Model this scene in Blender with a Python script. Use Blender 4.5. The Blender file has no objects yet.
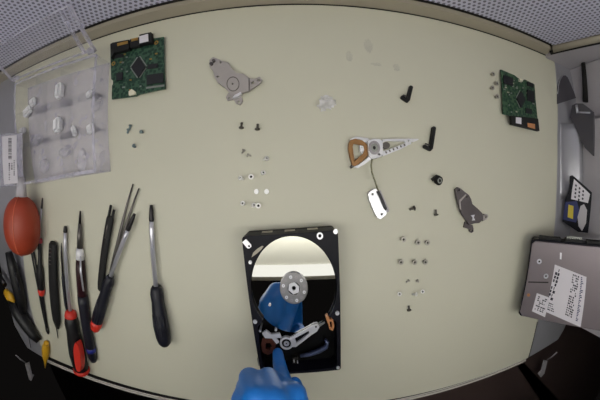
import bpy, bmesh, math, random
from mathutils import Matrix, Vector, noise as mnoise
random.seed(7)
sc = bpy.context.scene
COL = sc.collection
PI = math.pi

# ------------------------------------------------------------------ camera (wide-angle fisheye over the bench)
FPX, K3 = 253.5474, -0.03250885
PITCH, ROLL, YAW, CAMH = -0.0618305, -0.0207595, -0.01773325, 232.4458
RM = Matrix.Rotation(YAW, 3, 'Z') @ Matrix.Rotation(ROLL, 3, 'Y') @ Matrix.Rotation(PITCH, 3, 'X')
cam = bpy.data.cameras.new('camera')
cam_ob = bpy.data.objects.new('camera', cam)
COL.objects.link(cam_ob)
cam.type = 'PANO'
cam.panorama_type = 'FISHEYE_LENS_POLYNOMIAL'
cam.sensor_fit = 'HORIZONTAL'
cam.sensor_width = 36.0
fmm = FPX * 36.0 / 600
cam.fisheye_fov = PI
cam.fisheye_polynomial_k0 = 0
cam.fisheye_polynomial_k1 = -1 / fmm
cam.fisheye_polynomial_k2 = 0
cam.fisheye_polynomial_k3 = -K3 / fmm ** 3
cam.fisheye_polynomial_k4 = 0
cam.clip_start = 0.001
cam_ob.matrix_world = Matrix.Translation((0, 0, CAMH / 1000)) @ RM.to_4x4()
sc.camera = cam_ob
sc.view_settings.view_transform = 'Standard'
sc.view_settings.look = 'None'
sc.view_settings.gamma = 1
sc.view_settings.use_curve_mapping = False
sc.view_settings.exposure = 0.0

# measuring: where a point seen in the photograph lies on the bench (millimetres, z up from the table top)
def ray(x, y):
    u, v = x - 300, 200 - y
    r = math.hypot(u, v) / FPX
    th = r + K3 * r ** 3
    ph = math.atan2(v, u)
    return RM @ Vector((math.sin(th) * math.cos(ph), math.sin(th) * math.sin(ph), -math.cos(th)))
def at(x, y, z=0.0):
    d = ray(x, y)
    t = (CAMH - z) / -d.z
    return Vector((d.x * t, d.y * t, z))
def at_y(x, y, Y):
    d = ray(x, y)
    t = Y / d.y
    return Vector((d.x * t, Y, CAMH + d.z * t))
def at_x(x, y, X):
    d = ray(x, y)
    t = X / d.x
    return Vector((X, d.y * t, CAMH + d.z * t))
def rad(x, y, w, z):
    p = at(x, y, z)
    dist = (p - Vector((0, 0, CAMH))).length
    return 0.5 * dist * ray(x - w / 2, y).angle(ray(x + w / 2, y))

# ------------------------------------------------------------------ materials
def lin(c):
    def f(u):
        u /= 255.0
        return u / 12.92 if u <= 0.04045 else ((u + 0.055) / 1.055) ** 2.4
    return tuple(f(u) for u in c)
def mat(name, c, rough=0.5, metal=0.0, var=0.06, scale=60.0, bump=0.0, spec=0.5, trans=0.0, coat=0.0):
    m = bpy.data.materials.new(name)
    m.use_nodes = True
    nt = m.node_tree
    b = nt.nodes['Principled BSDF']
    r, g, bl = lin(c)
    b.inputs['Roughness'].default_value = rough
    b.inputs['Metallic'].default_value = metal
    b.inputs['Specular IOR Level'].default_value = spec
    b.inputs['Coat Weight'].default_value = coat
    tc = nt.nodes.new('ShaderNodeTexCoord')
    n = nt.nodes.new('ShaderNodeTexNoise')
    n.inputs['Scale'].default_value = scale
    n.inputs['Detail'].default_value = 3
    nt.links.new(tc.outputs['Object'], n.inputs['Vector'])
    ramp = nt.nodes.new('ShaderNodeMix')
    ramp.data_type = 'RGBA'
    ramp.inputs['A'].default_value = (r * (1 - var), g * (1 - var), bl * (1 - var), 1)
    ramp.inputs['B'].default_value = (min(1, r * (1 + var)), min(1, g * (1 + var)), min(1, bl * (1 + var)), 1)
    nt.links.new(n.outputs['Fac'], ramp.inputs['Factor'])
    nt.links.new(ramp.outputs['Result'], b.inputs['Base Color'])
    if bump:
        bn = nt.nodes.new('ShaderNodeBump')
        bn.inputs['Strength'].default_value = bump
        bn.inputs['Distance'].default_value = 0.001
        nt.links.new(n.outputs['Fac'], bn.inputs['Height'])
        nt.links.new(bn.outputs['Normal'], b.inputs['Normal'])
    return m
def emit(name, c, s):
    m = bpy.data.materials.new(name)
    m.use_nodes = True
    nt = m.node_tree
    nt.nodes.remove(nt.nodes['Principled BSDF'])
    e = nt.nodes.new('ShaderNodeEmission')
    e.inputs[0].default_value = (*c, 1)
    e.inputs[1].default_value = s
    nt.links.new(e.outputs[0], nt.nodes['Material Output'].inputs[0])
    return m
def clear(name, tint, haze, gloss=0.12, haze_col=(205, 203, 215), vary=0.4):
    """thin clear plastic: transparent with a milky share and a glossy skin"""
    m = bpy.data.materials.new(name)
    m.use_nodes = True
    nt = m.node_tree
    nt.nodes.remove(nt.nodes['Principled BSDF'])
    t = nt.nodes.new('ShaderNodeBsdfTransparent')
    t.inputs[0].default_value = (*tint, 1)
    d = nt.nodes.new('ShaderNodeBsdfDiffuse')
    d.inputs[0].default_value = (*lin(haze_col), 1)
    tl = nt.nodes.new('ShaderNodeBsdfTranslucent')
    tl.inputs[0].default_value = (*lin(haze_col), 1)
    dt = nt.nodes.new('ShaderNodeMixShader')
    dt.inputs[0].default_value = 0.4
    nt.links.new(d.outputs[0], dt.inputs[1])
    nt.links.new(tl.outputs[0], dt.inputs[2])
    g = nt.nodes.new('ShaderNodeBsdfGlossy')
    g.inputs['Roughness'].default_value = 0.15
    n = nt.nodes.new('ShaderNodeTexNoise')
    n.inputs['Scale'].default_value = 70
    n.inputs['Detail'].default_value = 3
    tc = nt.nodes.new('ShaderNodeTexCoord')
    nt.links.new(tc.outputs['Object'], n.inputs['Vector'])
    mr = nt.nodes.new('ShaderNodeMapRange')
    mr.inputs['From Min'].default_value = 0.3
    mr.inputs['From Max'].default_value = 0.7
    mr.inputs['To Min'].default_value = haze * (1 - vary)
    mr.inputs['To Max'].default_value = min(1, haze * (1 + vary))
    nt.links.new(n.outputs['Fac'], mr.inputs['Value'])
    m1 = nt.nodes.new('ShaderNodeMixShader')
    nt.links.new(mr.outputs[0], m1.inputs[0])
    nt.links.new(t.outputs[0], m1.inputs[1])
    nt.links.new(dt.outputs[0], m1.inputs[2])
    fr = nt.nodes.new('ShaderNodeFresnel')
    fr.inputs[0].default_value = 1.4
    mu = nt.nodes.new('ShaderNodeMath')
    mu.operation = 'MULTIPLY'
    mu.inputs[1].default_value = gloss * 4
    nt.links.new(fr.outputs[0], mu.inputs[0])
    m2 = nt.nodes.new('ShaderNodeMixShader')
    nt.links.new(mu.outputs[0], m2.inputs[0])
    nt.links.new(m1.outputs[0], m2.inputs[1])
    nt.links.new(g.outputs[0], m2.inputs[2])
    nt.links.new(m2.outputs[0], nt.nodes['Material Output'].inputs[0])
    return m
def perforated(name, plate, hole, pitch):
    """sheet metal with a staggered grid of round punched holes"""
    m = mat(name, plate, 0.45, 0.0, 0.05, 12)
    nt = m.node_tree
    b = nt.nodes['Principled BSDF']
    base = b.inputs['Base Color'].links[0].from_socket
    tc = nt.nodes.new('ShaderNodeTexCoord')
    sep = nt.nodes.new('ShaderNodeSeparateXYZ')
    nt.links.new(tc.outputs['Object'], sep.inputs[0])
    def mth(op, a, bb=None):
        n = nt.nodes.new('ShaderNodeMath')
        n.operation = op
        for i, s in enumerate((a, bb)):
            if s is None: continue
            if isinstance(s, (int, float)): n.inputs[i].default_value = s
            else: nt.links.new(s, n.inputs[i])
        return n.outputs[0]
    along = mth('ADD', sep.outputs['X'], sep.outputs['Y'])
    px = mth('DIVIDE', along, pitch)
    pz = mth('DIVIDE', sep.outputs['Z'], pitch * 0.866)
    row = mth('FLOOR', pz)
    odd = mth('MULTIPLY', mth('FLOORED_MODULO', row, 2.0), 0.5)
    fx = mth('SUBTRACT', mth('FRACT', mth('ADD', px, odd)), 0.5)
    fz = mth('MULTIPLY', mth('SUBTRACT', mth('FRACT', pz), 0.5), 0.866)
    d = mth('SQRT', mth('ADD', mth('MULTIPLY', fx, fx), mth('MULTIPLY', fz, fz)))
    inh = mth('LESS_THAN', d, 0.29)
    mx = nt.nodes.new('ShaderNodeMix')
    mx.data_type = 'RGBA'
    nt.links.new(inh, mx.inputs['Factor'])
    nt.links.new(base, mx.inputs['A'])
    mx.inputs['B'].default_value = (*lin(hole), 1)
    nt.links.new(mx.outputs['Result'], b.inputs['Base Color'])
    return m
def board_mat(name, dark, light):
    """green circuit board: solder mask with copper traces showing through"""
    m = mat(name, dark, 0.4, 0.0, 0.25, 150)
    nt = m.node_tree
    b = nt.nodes['Principled BSDF']
    base = b.inputs['Base Color'].links[0].from_socket
    tc = nt.nodes.new('ShaderNodeTexCoord')
    vo = nt.nodes.new('ShaderNodeTexVoronoi')
    vo.feature = 'F1'
    vo.distance = 'CHEBYCHEV'
    vo.inputs['Scale'].default_value = 260
    nt.links.new(tc.outputs['Object'], vo.inputs['Vector'])
    wv = nt.nodes.new('ShaderNodeTexBrick')
    wv.inputs['Scale'].default_value = 190
    wv.inputs['Mortar Size'].default_value = 0.05
    nt.links.new(tc.outputs['Object'], wv.inputs['Vector'])
    ad = nt.nodes.new('ShaderNodeMath')
    ad.operation = 'MULTIPLY'
    cr = nt.nodes.new('ShaderNodeMapRange')
    cr.inputs['From Min'].default_value = 0.35
    cr.inputs['From Max'].default_value = 0.5
    nt.links.new(vo.outputs['Distance'], cr.inputs['Value'])
    nt.links.new(cr.outputs[0], ad.inputs[0])
    ad.inputs[1].default_value = 0.75
    mx = nt.nodes.new('ShaderNodeMix')
    mx.data_type = 'RGBA'
    nt.links.new(ad.outputs[0], mx.inputs['Factor'])
    nt.links.new(base, mx.inputs['A'])
    mx.inputs['B'].default_value = (*lin(light), 1)
    nt.links.new(mx.outputs['Result'], b.inputs['Base Color'])
    return m

M = dict(
    table=mat('cream_laminate', (200, 198, 181), 0.55, 0, 0.025, 9),
    edge=mat('worn_white_edge', (196, 192, 186), 0.5, 0, 0.08, 40),
    seam=mat('dark_seam', (22, 20, 20), 0.8),
    tan=mat('tan_painted_ledge', (172, 164, 148), 0.5, 0, 0.05, 20),
    steel=mat('brushed_steel', (176, 176, 184), 0.34, 0.45, 0.06, 30),
    greywall=mat('grey_painted_steel', (182, 178, 184), 0.5, 0.0, 0.05, 14),
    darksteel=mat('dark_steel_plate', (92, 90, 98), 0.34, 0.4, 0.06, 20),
    perf=perforated('perforated_steel', (204, 204, 224), (116, 114, 136), 0.0068),
    ceil=mat('white_hood_ceiling', (222, 220, 206), 0.7, 0, 0.02, 10),
    floor=mat('dark_brown_floor', (26, 20, 20), 0.6, 0, 0.2, 6),
    shelf=mat('dark_brown_board', (70, 56, 54), 0.6, 0, 0.12, 12),
    black=mat('black_plastic', (14, 14, 18), 0.5, 0, 0.2, 80),
    matte=mat('matte_black_plastic', (12, 12, 14), 0.7, 0, 0.2, 80),
    navy=mat('dark_navy_plastic', (15, 16, 30), 0.5, 0, 0.15, 80),
    darkred=mat('dark_maroon_plastic', (46, 18, 26), 0.45, 0, 0.2, 80),
    red=mat('red_rubber', (208, 52, 40), 0.45, 0, 0.08, 60),
    pink=mat('dull_red_collar', (150, 44, 60), 0.45),
    blue=mat('blue_band', (36, 44, 130), 0.45),
    chrome=mat('silver_shank', (206, 206, 216), 0.28, 0.55, 0.05, 60),
    gun=mat('dark_tip_steel', (52, 50, 52), 0.38, 0.8, 0.1, 90),
    tweez=mat('dull_grey_steel', (104, 100, 98), 0.4, 0.8, 0.1, 90),
    white=mat('white_plastic', (228, 228, 232), 0.45),
    cast=mat('black_drive_casting', (12, 12, 23), 0.5, 0.0, 0.25, 70, 0, 0.2),
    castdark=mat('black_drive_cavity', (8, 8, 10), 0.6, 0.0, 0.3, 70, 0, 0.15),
    platter=mat('mirror_platter', (238, 238, 236), 0.015, 1.0, 0.0),
    clamp=mat('silver_clamp', (150, 148, 150), 0.34, 0.85, 0.12, 220),
    brite=mat('bright_aluminium', (226, 226, 232), 0.3, 0.4, 0.05, 90),
    alu=mat('grey_cast_aluminium', (158, 154, 158), 0.45, 0.55, 0.1, 120),
    bracket=mat('dull_nickel_bracket', (166, 160, 158), 0.42, 0.15, 0.08, 90),
    darkbracket=mat('dark_nickel_bracket', (96, 90, 92), 0.42, 0.55, 0.14, 120),
    copper=mat('copper_coil', (146, 104, 56), 0.45, 0.1, 0.35, 200),
    oldcopper=mat('dark_copper_coil', (84, 44, 34), 0.5, 0.3, 0.3, 260),
    bluereflect=mat('reflected_blue_metal', (96, 106, 138), 0.3, 0.6),
    ramp=mat('amber_ramp', (186, 128, 84), 0.45, 0.1, 0.15, 120),
    flex=mat('olive_flex_cable', (158, 156, 128), 0.45),
    pcb=board_mat('green_circuit_board', (10, 46, 34), (66, 98, 76)),
    pcbdark=board_mat('dark_green_circuit_board', (20, 56, 40), (74, 100, 74)),
    chip=mat('black_chip', (26, 26, 32), 0.5),
    gold=mat('gold_contacts', (170, 132, 66), 0.4, 0.5, 0.2, 300),
    pin=mat('tinned_pins', (150, 152, 148), 0.35, 0.7),
    cream=mat('cream_socket', (222, 218, 196), 0.5),
    label=mat('white_paper_label', (218, 214, 222), 0.6, 0, 0.02),
    ink=mat('dark_print', (50, 47, 64), 0.7),
    inkblue=mat('blue_print', (36, 44, 96), 0.6),
    inkyellow=mat('yellow_print', (206, 186, 62), 0.6),
    cover=mat('grey_drive_cover', (132, 123, 128), 0.4, 0.45, 0.05, 30),
    orange=mat('orange_rubber', (158, 60, 36), 0.5, 0, 0.06, 30),
    orangeline=mat('pale_orange_seam', (206, 104, 74), 0.5),
    yellow=mat('yellow_plastic', (214, 164, 40), 0.4, 0, 0.1, 60),
    glove=mat('blue_nitrile', (18, 112, 200), 0.42, 0, 0.08, 30, 0.25),
    sleeve=mat('blue_sleeve_cloth', (28, 112, 190), 0.75, 0, 0.08, 40, 0.3),
    teal=mat('teal_grey_zinc', (112, 128, 132), 0.4, 0.5),
    screw=mat('nickel_screw', (168, 164, 156), 0.35, 0.5, 0.1, 200),
    screwbright=mat('bright_zinc_screw', (244, 243, 240), 0.35, 0.1, 0.06, 200),
    screwdark=mat('dark_zinc_screw', (92, 88, 82), 0.4, 0.6, 0.15, 200),
    socket=mat('socket_shadow_steel', (40, 38, 36), 0.6, 0.3),
    brightscrew=mat('white_nylon_washer', (244, 244, 244), 0.3, 0.1),
    box=clear('clear_box_plastic', (1.0, 1.0, 1.0), 0.05, 0.02, (244, 242, 255)),
    boxfloor=clear('milky_box_floor', (0.99, 0.99, 1.0), 0.26, 0.02, (236, 232, 250), 0.12),
    packet=clear('clear_packet_film', (0.99, 0.99, 1.0), 0.3, 0.05, (248, 246, 255)),
    rib=clear('clear_box_edge', (0.98, 0.98, 1.0), 0.3, 0.06, (236, 234, 248)),
    film=clear('clear_film', (0.985, 0.985, 0.99), 0.1, 0.05, (214, 212, 226)),
    crumple=clear('crumpled_clear_plastic', (0.99, 0.99, 1), 0.7, 0.06, (250, 249, 255)),
)

# ------------------------------------------------------------------ mesh helpers (all in millimetres, world position)
def V(*a): return Vector(a)
def tube(bm, pts, radii, seg=16, flat=1.0, cap=True, up=None):
    pts = [Vector(p) for p in pts]
    rings = []
    n = len(pts)
    ref = Vector(up) if up else V(0, 0, 1)
    for i, p in enumerate(pts):
        d = (pts[min(i + 1, n - 1)] - pts[max(i - 1, 0)]).normalized()
        s = d.cross(ref)
        if s.length < 1e-4: s = d.cross(V(1, 0, 0))
        s.normalize()
        t = s.cross(d).normalized()
        r = radii[i] if isinstance(radii, (list, tuple)) else radii
        rings.append([bm.verts.new(p + s * (r * math.cos(2 * PI * k / seg)) + t * (r * flat * math.sin(2 * PI * k / seg))) for k in range(seg)])
    for a, b in zip(rings, rings[1:]):
        for k in range(seg):
            f = bm.faces.new((a[k], a[(k + 1) % seg], b[(k + 1) % seg], b[k]))
            f.smooth = True
    if cap:
        bm.faces.new(rings[0][::-1]); bm.faces.new(rings[-1])
    return bm
def box(bm, c, size, rz=0.0, M3=None, bev=0.0):
    M3 = M3 or Matrix.Rotation(rz, 3, 'Z')
    sx, sy, sz = (s / 2 for s in size)
    vs = [bm.verts.new(Vector(c) + M3 @ V(x * sx, y * sy, z * sz)) for x in (-1, 1) for y in (-1, 1) for z in (-1, 1)]
    fs = []
    for q in ((0, 1, 3, 2), (4, 6, 7, 5), (0, 4, 5, 1), (2, 3, 7, 6), (0, 2, 6, 4), (1, 5, 7, 3)):
        fs.append(bm.faces.new([vs[i] for i in q]))
    if bev:
        es = {e for f in fs for e in f.edges}
        bmesh.ops.bevel(bm, geom=list(es), offset=bev, segments=2, affect='EDGES')
    return bm
def plate(bm, outer, z0, z1, holes=(), frame=None):
    """flat sheet between z0 and z1 with an outline and holes; frame maps local points to the world"""
    loops = [list(outer)] + [list(h) for h in holes]
    F = frame or (lambda p: p)
    edges = []
    lo = []
    for L in loops:
        vs = [bm.verts.new(V(p[0], p[1], z0)) for p in L]
        lo.append(vs)
        edges += [bm.edges.new((vs[i], vs[(i + 1) % len(vs)])) for i in range(len(vs))]
    r = bmesh.ops.triangle_fill(bm, use_beauty=True, use_dissolve=False, edges=edges)
    faces = [g for g in r['geom'] if isinstance(g, bmesh.types.BMFace)]
    if not faces: return bm
    ex = bmesh.ops.extrude_face_region(bm, geom=faces)
    nv = [g for g in ex['geom'] if isinstance(g, bmesh.types.BMVert)]
    for v in nv: v.co.z = z1
    for v in [v for L in lo for v in L] + nv:
        v.co = F(v.co.copy())
    return bm
def ell(cx, cy, rx, ry=None, n=40, a0=0.0, a1=2 * PI, rot=0.0):
    ry = ry or rx
    full = abs(a1 - a0 - 2 * PI) < 1e-6
    out = []
    for i in range(n):
        t = a0 + (a1 - a0) * i / (n if full else n - 1)
        x, y = rx * math.cos(t), ry * math.sin(t)
        out.append((cx + x * math.cos(rot) - y * math.sin(rot), cy + x * math.sin(rot) + y * math.cos(rot)))
    return out
def disc(bm, c, r, z0, z1, n=24, ry=None, frame=None):
    return plate(bm, ell(c[0], c[1], r, ry, n), z0, z1, (), frame)
def ball(bm, c, r, seg=16, scale=(1, 1, 1)):
    m = Matrix.Translation(Vector(c)) @ Matrix.Diagonal((*[r * s for s in scale], 1))
    res = bmesh.ops.create_uvsphere(bm, u_segments=seg, v_segments=seg // 2 + 2, radius=1, matrix=m)
    for f in {f for v in res['verts'] for f in v.link_faces}: f.smooth = True
    return bm
def capsule(bm, a, b, ra, rb, seg=14):
    a, b = Vector(a), Vector(b)
    d = (b - a)
    L = d.length
    d.normalize()
    pts, rs = [], []
    for k in range(5):
        t = PI / 2 * (1 - k / 4)
        pts.append(a - d * (ra * math.sin(t))); rs.append(max(0.01, ra * math.cos(t)))
    for k in range(5):
        t = PI / 2 * k / 4
        pts.append(b + d * (rb * math.sin(t))); rs.append(max(0.01, rb * math.cos(t)))
    return tube(bm, pts, rs, seg)
def smooth_loop(pts, it=2):
    pts = [Vector((p[0], p[1])) for p in pts]
    for _ in range(it):
        out = []
        for i in range(len(pts)):
            a, b = pts[i], pts[(i + 1) % len(pts)]
            out += [a * 0.75 + b * 0.25, a * 0.25 + b * 0.75]
        pts = out
    return [(p.x, p.y) for p in pts]

# ------------------------------------------------------------------ object helpers
S = 0.001
def tag(o, label=None, cat=None, group=None, kind=None):
    if label: o['label'] = label
    if cat: o['category'] = cat
    if group: o['group'] = group
    if kind: o['kind'] = kind
    return o
def obj(name, bm, m, parent=None, base=None, bev=0.0, label=None):
    """one mesh object from a bmesh in world millimetres; its origin is its parent's base or its own base"""
    if parent is not None: org = Vector(parent['_org'])
    elif base is not None: org = Vector(base)
    else:
        xs = [v.co for v in bm.verts]
        org = V(sum(v.x for v in xs) / len(xs), sum(v.y for v in xs) / len(xs), min(v.z for v in xs))
    for v in bm.verts: v.co = (v.co - org) * S
    bmesh.ops.recalc_face_normals(bm, faces=bm.faces)
    me = bpy.data.meshes.new(name)
    bm.to_mesh(me); bm.free()
    o = bpy.data.objects.new(name, me)
    COL.objects.link(o)
    me.materials.append(m)
    o['_org'] = tuple(org)
    if parent is not None: o.parent = parent
    else: o.location = org * S
    if bev:
        md = o.modifiers.new('bevel', 'BEVEL'); md.width = bev * S; md.segments = 2; md.limit_method = 'ANGLE'
    if label: o['label'] = label
    return o
def thing(name, label, cat, loc, group=None):
    o = bpy.data.objects.new(name, None)
    o.empty_display_size = 0.01
    COL.objects.link(o)
    o.location = Vector(loc) * S
    o['_org'] = tuple(loc)
    return tag(o, label, cat, group)
def NB(): return bmesh.new()

# ------------------------------------------------------------------ the setting
BACK, FRONT, ZC = 194.0, -277.0, 500.0
WALLX = 394.0
tbl_right = [at(555, 62), at(557.5, 100), at(557.3, 135), at(557, 170), at(556, 200), at(555, 222), at(551, 258), at(545, 295), at(537, 325), at(528, 358)]
tbl_left = [at(43, 354), at(38, 335), at(29, 300), at(23.5, 258), at(24.5, 225), at(26.5, 190), at(20, 150), at(14, 100), at(14.5, 80)]
tbl_right[0] = V(397, BACK, 0)
tbl_left[-1] = V(-445, BACK, 0)
bench = thing('workbench', 'cream topped workbench with a white front edge and steel wings, carrying everything', 'workbench', (0, 0, -750))
outline = [(p.x, p.y) for p in tbl_left] + [(p.x, p.y) for p in tbl_right]
outline = [(x, max(y, FRONT)) for x, y in outline]
obj('tabletop', plate(NB(), outline, -22, 0), M['table'], bench)
fx0, fx1 = outline[0][0], outline[len(tbl_left) + len(tbl_right) - 1][0]
obj('front_seam', box(NB(), ((fx0 + fx1) / 2, FRONT - 0.7, -12), (fx1 - fx0, 1.4, 20)), M['seam'], bench)
obj('edge_strip', box(NB(), ((fx0 + fx1) / 2, FRONT - 5.4, -11), (fx1 - fx0, 8, 21), bev=2.5), M['edge'], bench)
# steel wings beside the top
rw = [(p.x + 1.5, max(p.y, FRONT)) for p in tbl_right[::-1]]
c1 = at(561, 336); c2 = at(530.5, 357.5)
wing_r = rw + [(WALLX + 40, BACK), (470, BACK), (470, -235), (c1.x + 4, c1.y + 10), (c1.x - 6, c1.y - 6), (c2.x, FRONT)]
obj('steel_wing', plate(NB(), wing_r, -20, -1), M['steel'], bench)
lw = [(p.x - 1.5, max(p.y, FRONT)) for p in tbl_left]
wing_l = [(lw[0][0], FRONT)] + lw[1:] + [(-500, BACK), (-500, 0), (at(9, 305).x, at(9, 305).y), (at(14, 325).x, at(14, 325).y), (at(27, 348).x, at(27, 348).y)]
obj('steel_wing', plate(NB(), wing_l, -20, -1), M['steel'], bench)
a, b = at(26, 320), at(30.5, 348)
obj('wing_joint', tube(NB(), [V(a.x, a.y, -1), V((a.x + b.x) / 2 - 1, (a.y + b.y) / 2, -1), V(b.x, b.y, -1)], 1.1, 8, 0.6), M['seam'], bench)
a, b = at(537, 322), at(528.5, 357)
obj('wing_joint', tube(NB(), [V(a.x + .7, a.y, 0), V(b.x + .7, b.y, 0)], 0.9, 8, 0.8), M['seam'], bench)
# legs and the dark lower boards seen past the front edge
for x in (-430, 430):
    for y in (-200, 150):
        obj('leg', box(NB(), (x, y, -386), (50, 50, 728)), M['shelf'], bench)
g0, g1 = at(520, 363, -60), at(556, 401, -60)
dg = (g1 - g0)
g2 = g0 + dg * 3; g00 = g0 - dg * .5
obj('lower_board', plate(NB(), [(-60, -200), (g00.x - 4, g00.y), (g2.x - 4, g2.y), (0, g2.y)], -76, -60), M['shelf'], bench)
obj('lower_board', plate(NB(), [(g00.x + 9, g00.y), (g2.x + 12, g2.y), (1150, g2.y), (1150, -180), (g00.x + 9, -180)], -76, -60), M['shelf'], bench)
# steel catches bolted under the front corners
def catch(px, z):
    bm = NB()
    p = [at(x, y, z) for x, y in px]
    plate(bm, [(q.x, q.y) for q in p], z - 3, z)
    tube(bm, [p[0] + V(0, 2, -2), p[0] + V(0, 14, 6), p[0] + V(0, 30, 14)], [1.5, 1.5, 1.5], 10)
    return obj('catch', bm, M['greywall'], bench)
catch([(25, 363.5), (28.3, 362.5), (31.2, 374.5), (33.2, 375.5), (31, 380.8), (29, 379.5)], -34)
catch([(547.5, 361), (544.3, 360.5), (541.5, 371), (538.5, 374), (541, 377.5), (544.5, 373.5)], -34)

floor = obj('floor', box(NB(), (0, -300, -760), (3600, 3000, 20)), M['floor']); tag(floor, kind='structure')
bm = box(NB(), (-40, BACK - .4, 0), (850, 1.6, 1.6)); tag(obj('trim_6', bm, M['seam']), kind='structure')
# back: tan ledge, dark gap, perforated sheet with a tan end frame
bm = box(NB(), (-40, BACK + 5, -1), (1000, 10, 38)); tag(obj('trim_1', bm, M['tan']), kind='structure')
bm = box(NB(), (-40, BACK + 9, 22), (1000, 6, 14)); tag(obj('trim_2', bm, M['seam']), kind='structure')
bm = box(NB(), (-40, BACK + 6, 25.5 + (ZC - 25) / 2), (1000, 6, ZC - 25)); wb = obj('wall_back', bm, M['perf'], base=(0, BACK, 0)); tag(wb, kind='structure')
p = [at_y(552, 53, BACK - 3), at_y(586, 45, BACK - 3)]
d = (p[1] - p[0]).normalized()
bm = tube(NB(), [p[0] + V(-2, 1, -2), p[0] + d * 160], 4.0, 4); tag(obj('trim_3', bm, M['seam']), kind='structure')
n2 = V(-d.z, 0, d.x)
bm = tube(NB(), [p[0] + n2 * 8 + V(0, 2, 4), p[0] + n2 * 9 + d * 160 + V(0, 2, 0)], 6.5, 4, 0.6); tag(obj('trim_4', bm, M['tan']), kind='structure')
bm = plate(NB(), [(p[0].x + 2, p[0].z - 2), (p[0].x + 2 + d.x * 160, p[0].z - 2 + d.z * 160), (560, 150), (560, -20), (p[0].x + 2, -20)], BACK - 5, BACK + 1, (), lambda q: V(q.x, q.z, q.y))
tag(obj('trim_5', bm, M['greywall']), kind='structure')
# right wall of the bench, ending before the front edge
wr = [(410, -205), (410, 92), (446, 100), (446, BACK - 6), (470, BACK - 6), (470, -205)]
tag(obj('wall_right', plate(NB(), wr, -2, ZC), M['greywall']), kind='structure')
cv = NB()  # curved steel added to catch the lamp as a bright streak
prof = [(0, -.9), (6, -.4), (12, 1.2), (18, 4), (24, 8.4), (30, 14.5), (34, 21), (34, -1.5), (0, -1.5)]
ys = [-20 + 11 * i for i in range(11)]
rows_ = []
for y in ys:
    x0_ = 373 + max(0, (y - 40)) * .16
    rows_.append([cv.verts.new(V(min(x0_ + px_, 409.5), y, z_)) for px_, z_ in prof])
for ra_, rb_ in zip(rows_, rows_[1:]):
    for k in range(len(prof)):
        f = cv.faces.new((ra_[k], ra_[(k + 1) % len(prof)], rb_[(k + 1) % len(prof)], rb_[k])); f.smooth = k < 6
cv.faces.new(rows_[0]); cv.faces.new(rows_[-1][::-1])
obj('streak_cove', cv, M['steel'], bench)
bm = box(NB(), (-530, 80, ZC / 2 - 10), (6, 240, ZC + 20)); tag(obj('wall_left', bm, M['greywall']), kind='structure')
bm = box(NB(), (-10, -13, ZC + 5), (1060, 426, 10)); tag(obj('ceiling', bm, M['ceil']), kind='structure')
a, b = at_x(582.5, 56, 441), at_x(585.5, 102, 441)
tag(obj('trim_7', tube(NB(), [a, b], [3.5, 5], 8), M['seam']), kind='structure')
# twin tube light added out of view to brighten bench and ceiling, and the lit white rim at the ceiling's front
TUBE = emit('lit_tube', (1.0, 0.985, 0.93), 7.5)
lamp = thing('added_ceiling_light', 'added twin tube light, unseen under the hood ceiling, brightening the bench', 'lamp', (-50, -82, ZC))
obj('housing', box(NB(), (-50, -82, ZC - 12), (860, 40, 24), bev=3), M['white'], lamp)
for dy in (-34, 34):
    obj('tube', tube(NB(), [V(-455, -82 + dy, ZC - 52), V(355, -82 + dy, ZC - 52)], 14, 20), TUBE, lamp)
    for x in (-460, 360):
        obj('tube_holder', box(NB(), (x, -82 + dy * .6, ZC - 34), (10, 50, 62), bev=2), M['white'], lamp)

rim = thing('rim_lamp', 'slim white lit strip along the front rim of the hood ceiling', 'lamp', (0, -243, ZC))
obj('housing', box(NB(), (0, -250, ZC + 8), (1060, 48, 14)), M['tan'], rim)
obj('diffuser', box(NB(), (0, -243, ZC - 3), (1040, 33, 8)), emit('rim_diffuser', (1.0, 0.985, 0.9), 1.05), rim)

w = bpy.data.worlds.new('room'); sc.world = w; w.use_nodes = True
w.node_tree.nodes['Background'].inputs[0].default_value = (1, 0.9, 0.85, 1)
w.node_tree.nodes['Background'].inputs[1].default_value = 0.004

# ------------------------------------------------------------------ reflection stand-in by the right wall
# dark arched sheet standing in for a reflection in the steel wing
arch = thing('arched_reflection', 'dark reflection in the steel, shaped as an arched sheet, at the right back corner', 'plate', (420, 130, -1))
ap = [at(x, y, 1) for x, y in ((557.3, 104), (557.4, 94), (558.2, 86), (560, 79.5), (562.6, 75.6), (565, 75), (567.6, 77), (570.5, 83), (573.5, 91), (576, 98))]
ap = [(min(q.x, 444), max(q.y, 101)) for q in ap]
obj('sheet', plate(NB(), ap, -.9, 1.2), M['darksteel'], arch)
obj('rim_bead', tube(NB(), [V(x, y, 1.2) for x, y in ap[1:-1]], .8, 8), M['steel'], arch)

# ------------------------------------------------------------------ the opened hard drive
HR = 0.0477
HC = V(-1.6, -114.1, 0)
HM = Matrix.Rotation(HR, 3, 'Z')
def HL(p):                      # drive-local (x across, y along) to the bench
    return HC + HM @ Vector(p)
def hinv(px, py, z):            # photographed point at height z in drive-local coordinates
    return HM.inverted() @ (at(px, py, z) - HC)
hdd = thing('hard_drive', 'opened hard drive with a mirror platter, lying on the bench under the gloved hand', 'hard drive', tuple(HC))
W2, L2 = 40.5, 73.5
def rrect(w, l, r, n=5):
    out = []
    for sx, sy, a0 in ((1, 1, 0), (-1, 1, PI / 2), (-1, -1, PI), (1, -1, 3 * PI / 2)):
        for i in range(n):
            t = a0 + PI / 2 * i / (n - 1)
            out.append((sx * (w - r) + r * math.cos(t), sy * (l - r) + r * math.sin(t)))
    return out
PC = (0.0, 23.0)
bm = plate(NB(), rrect(W2, L2, 3), 0.3, 7, (), HL)
obj('base_tray', bm, M['castdark'], hdd)
hole = []
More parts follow.
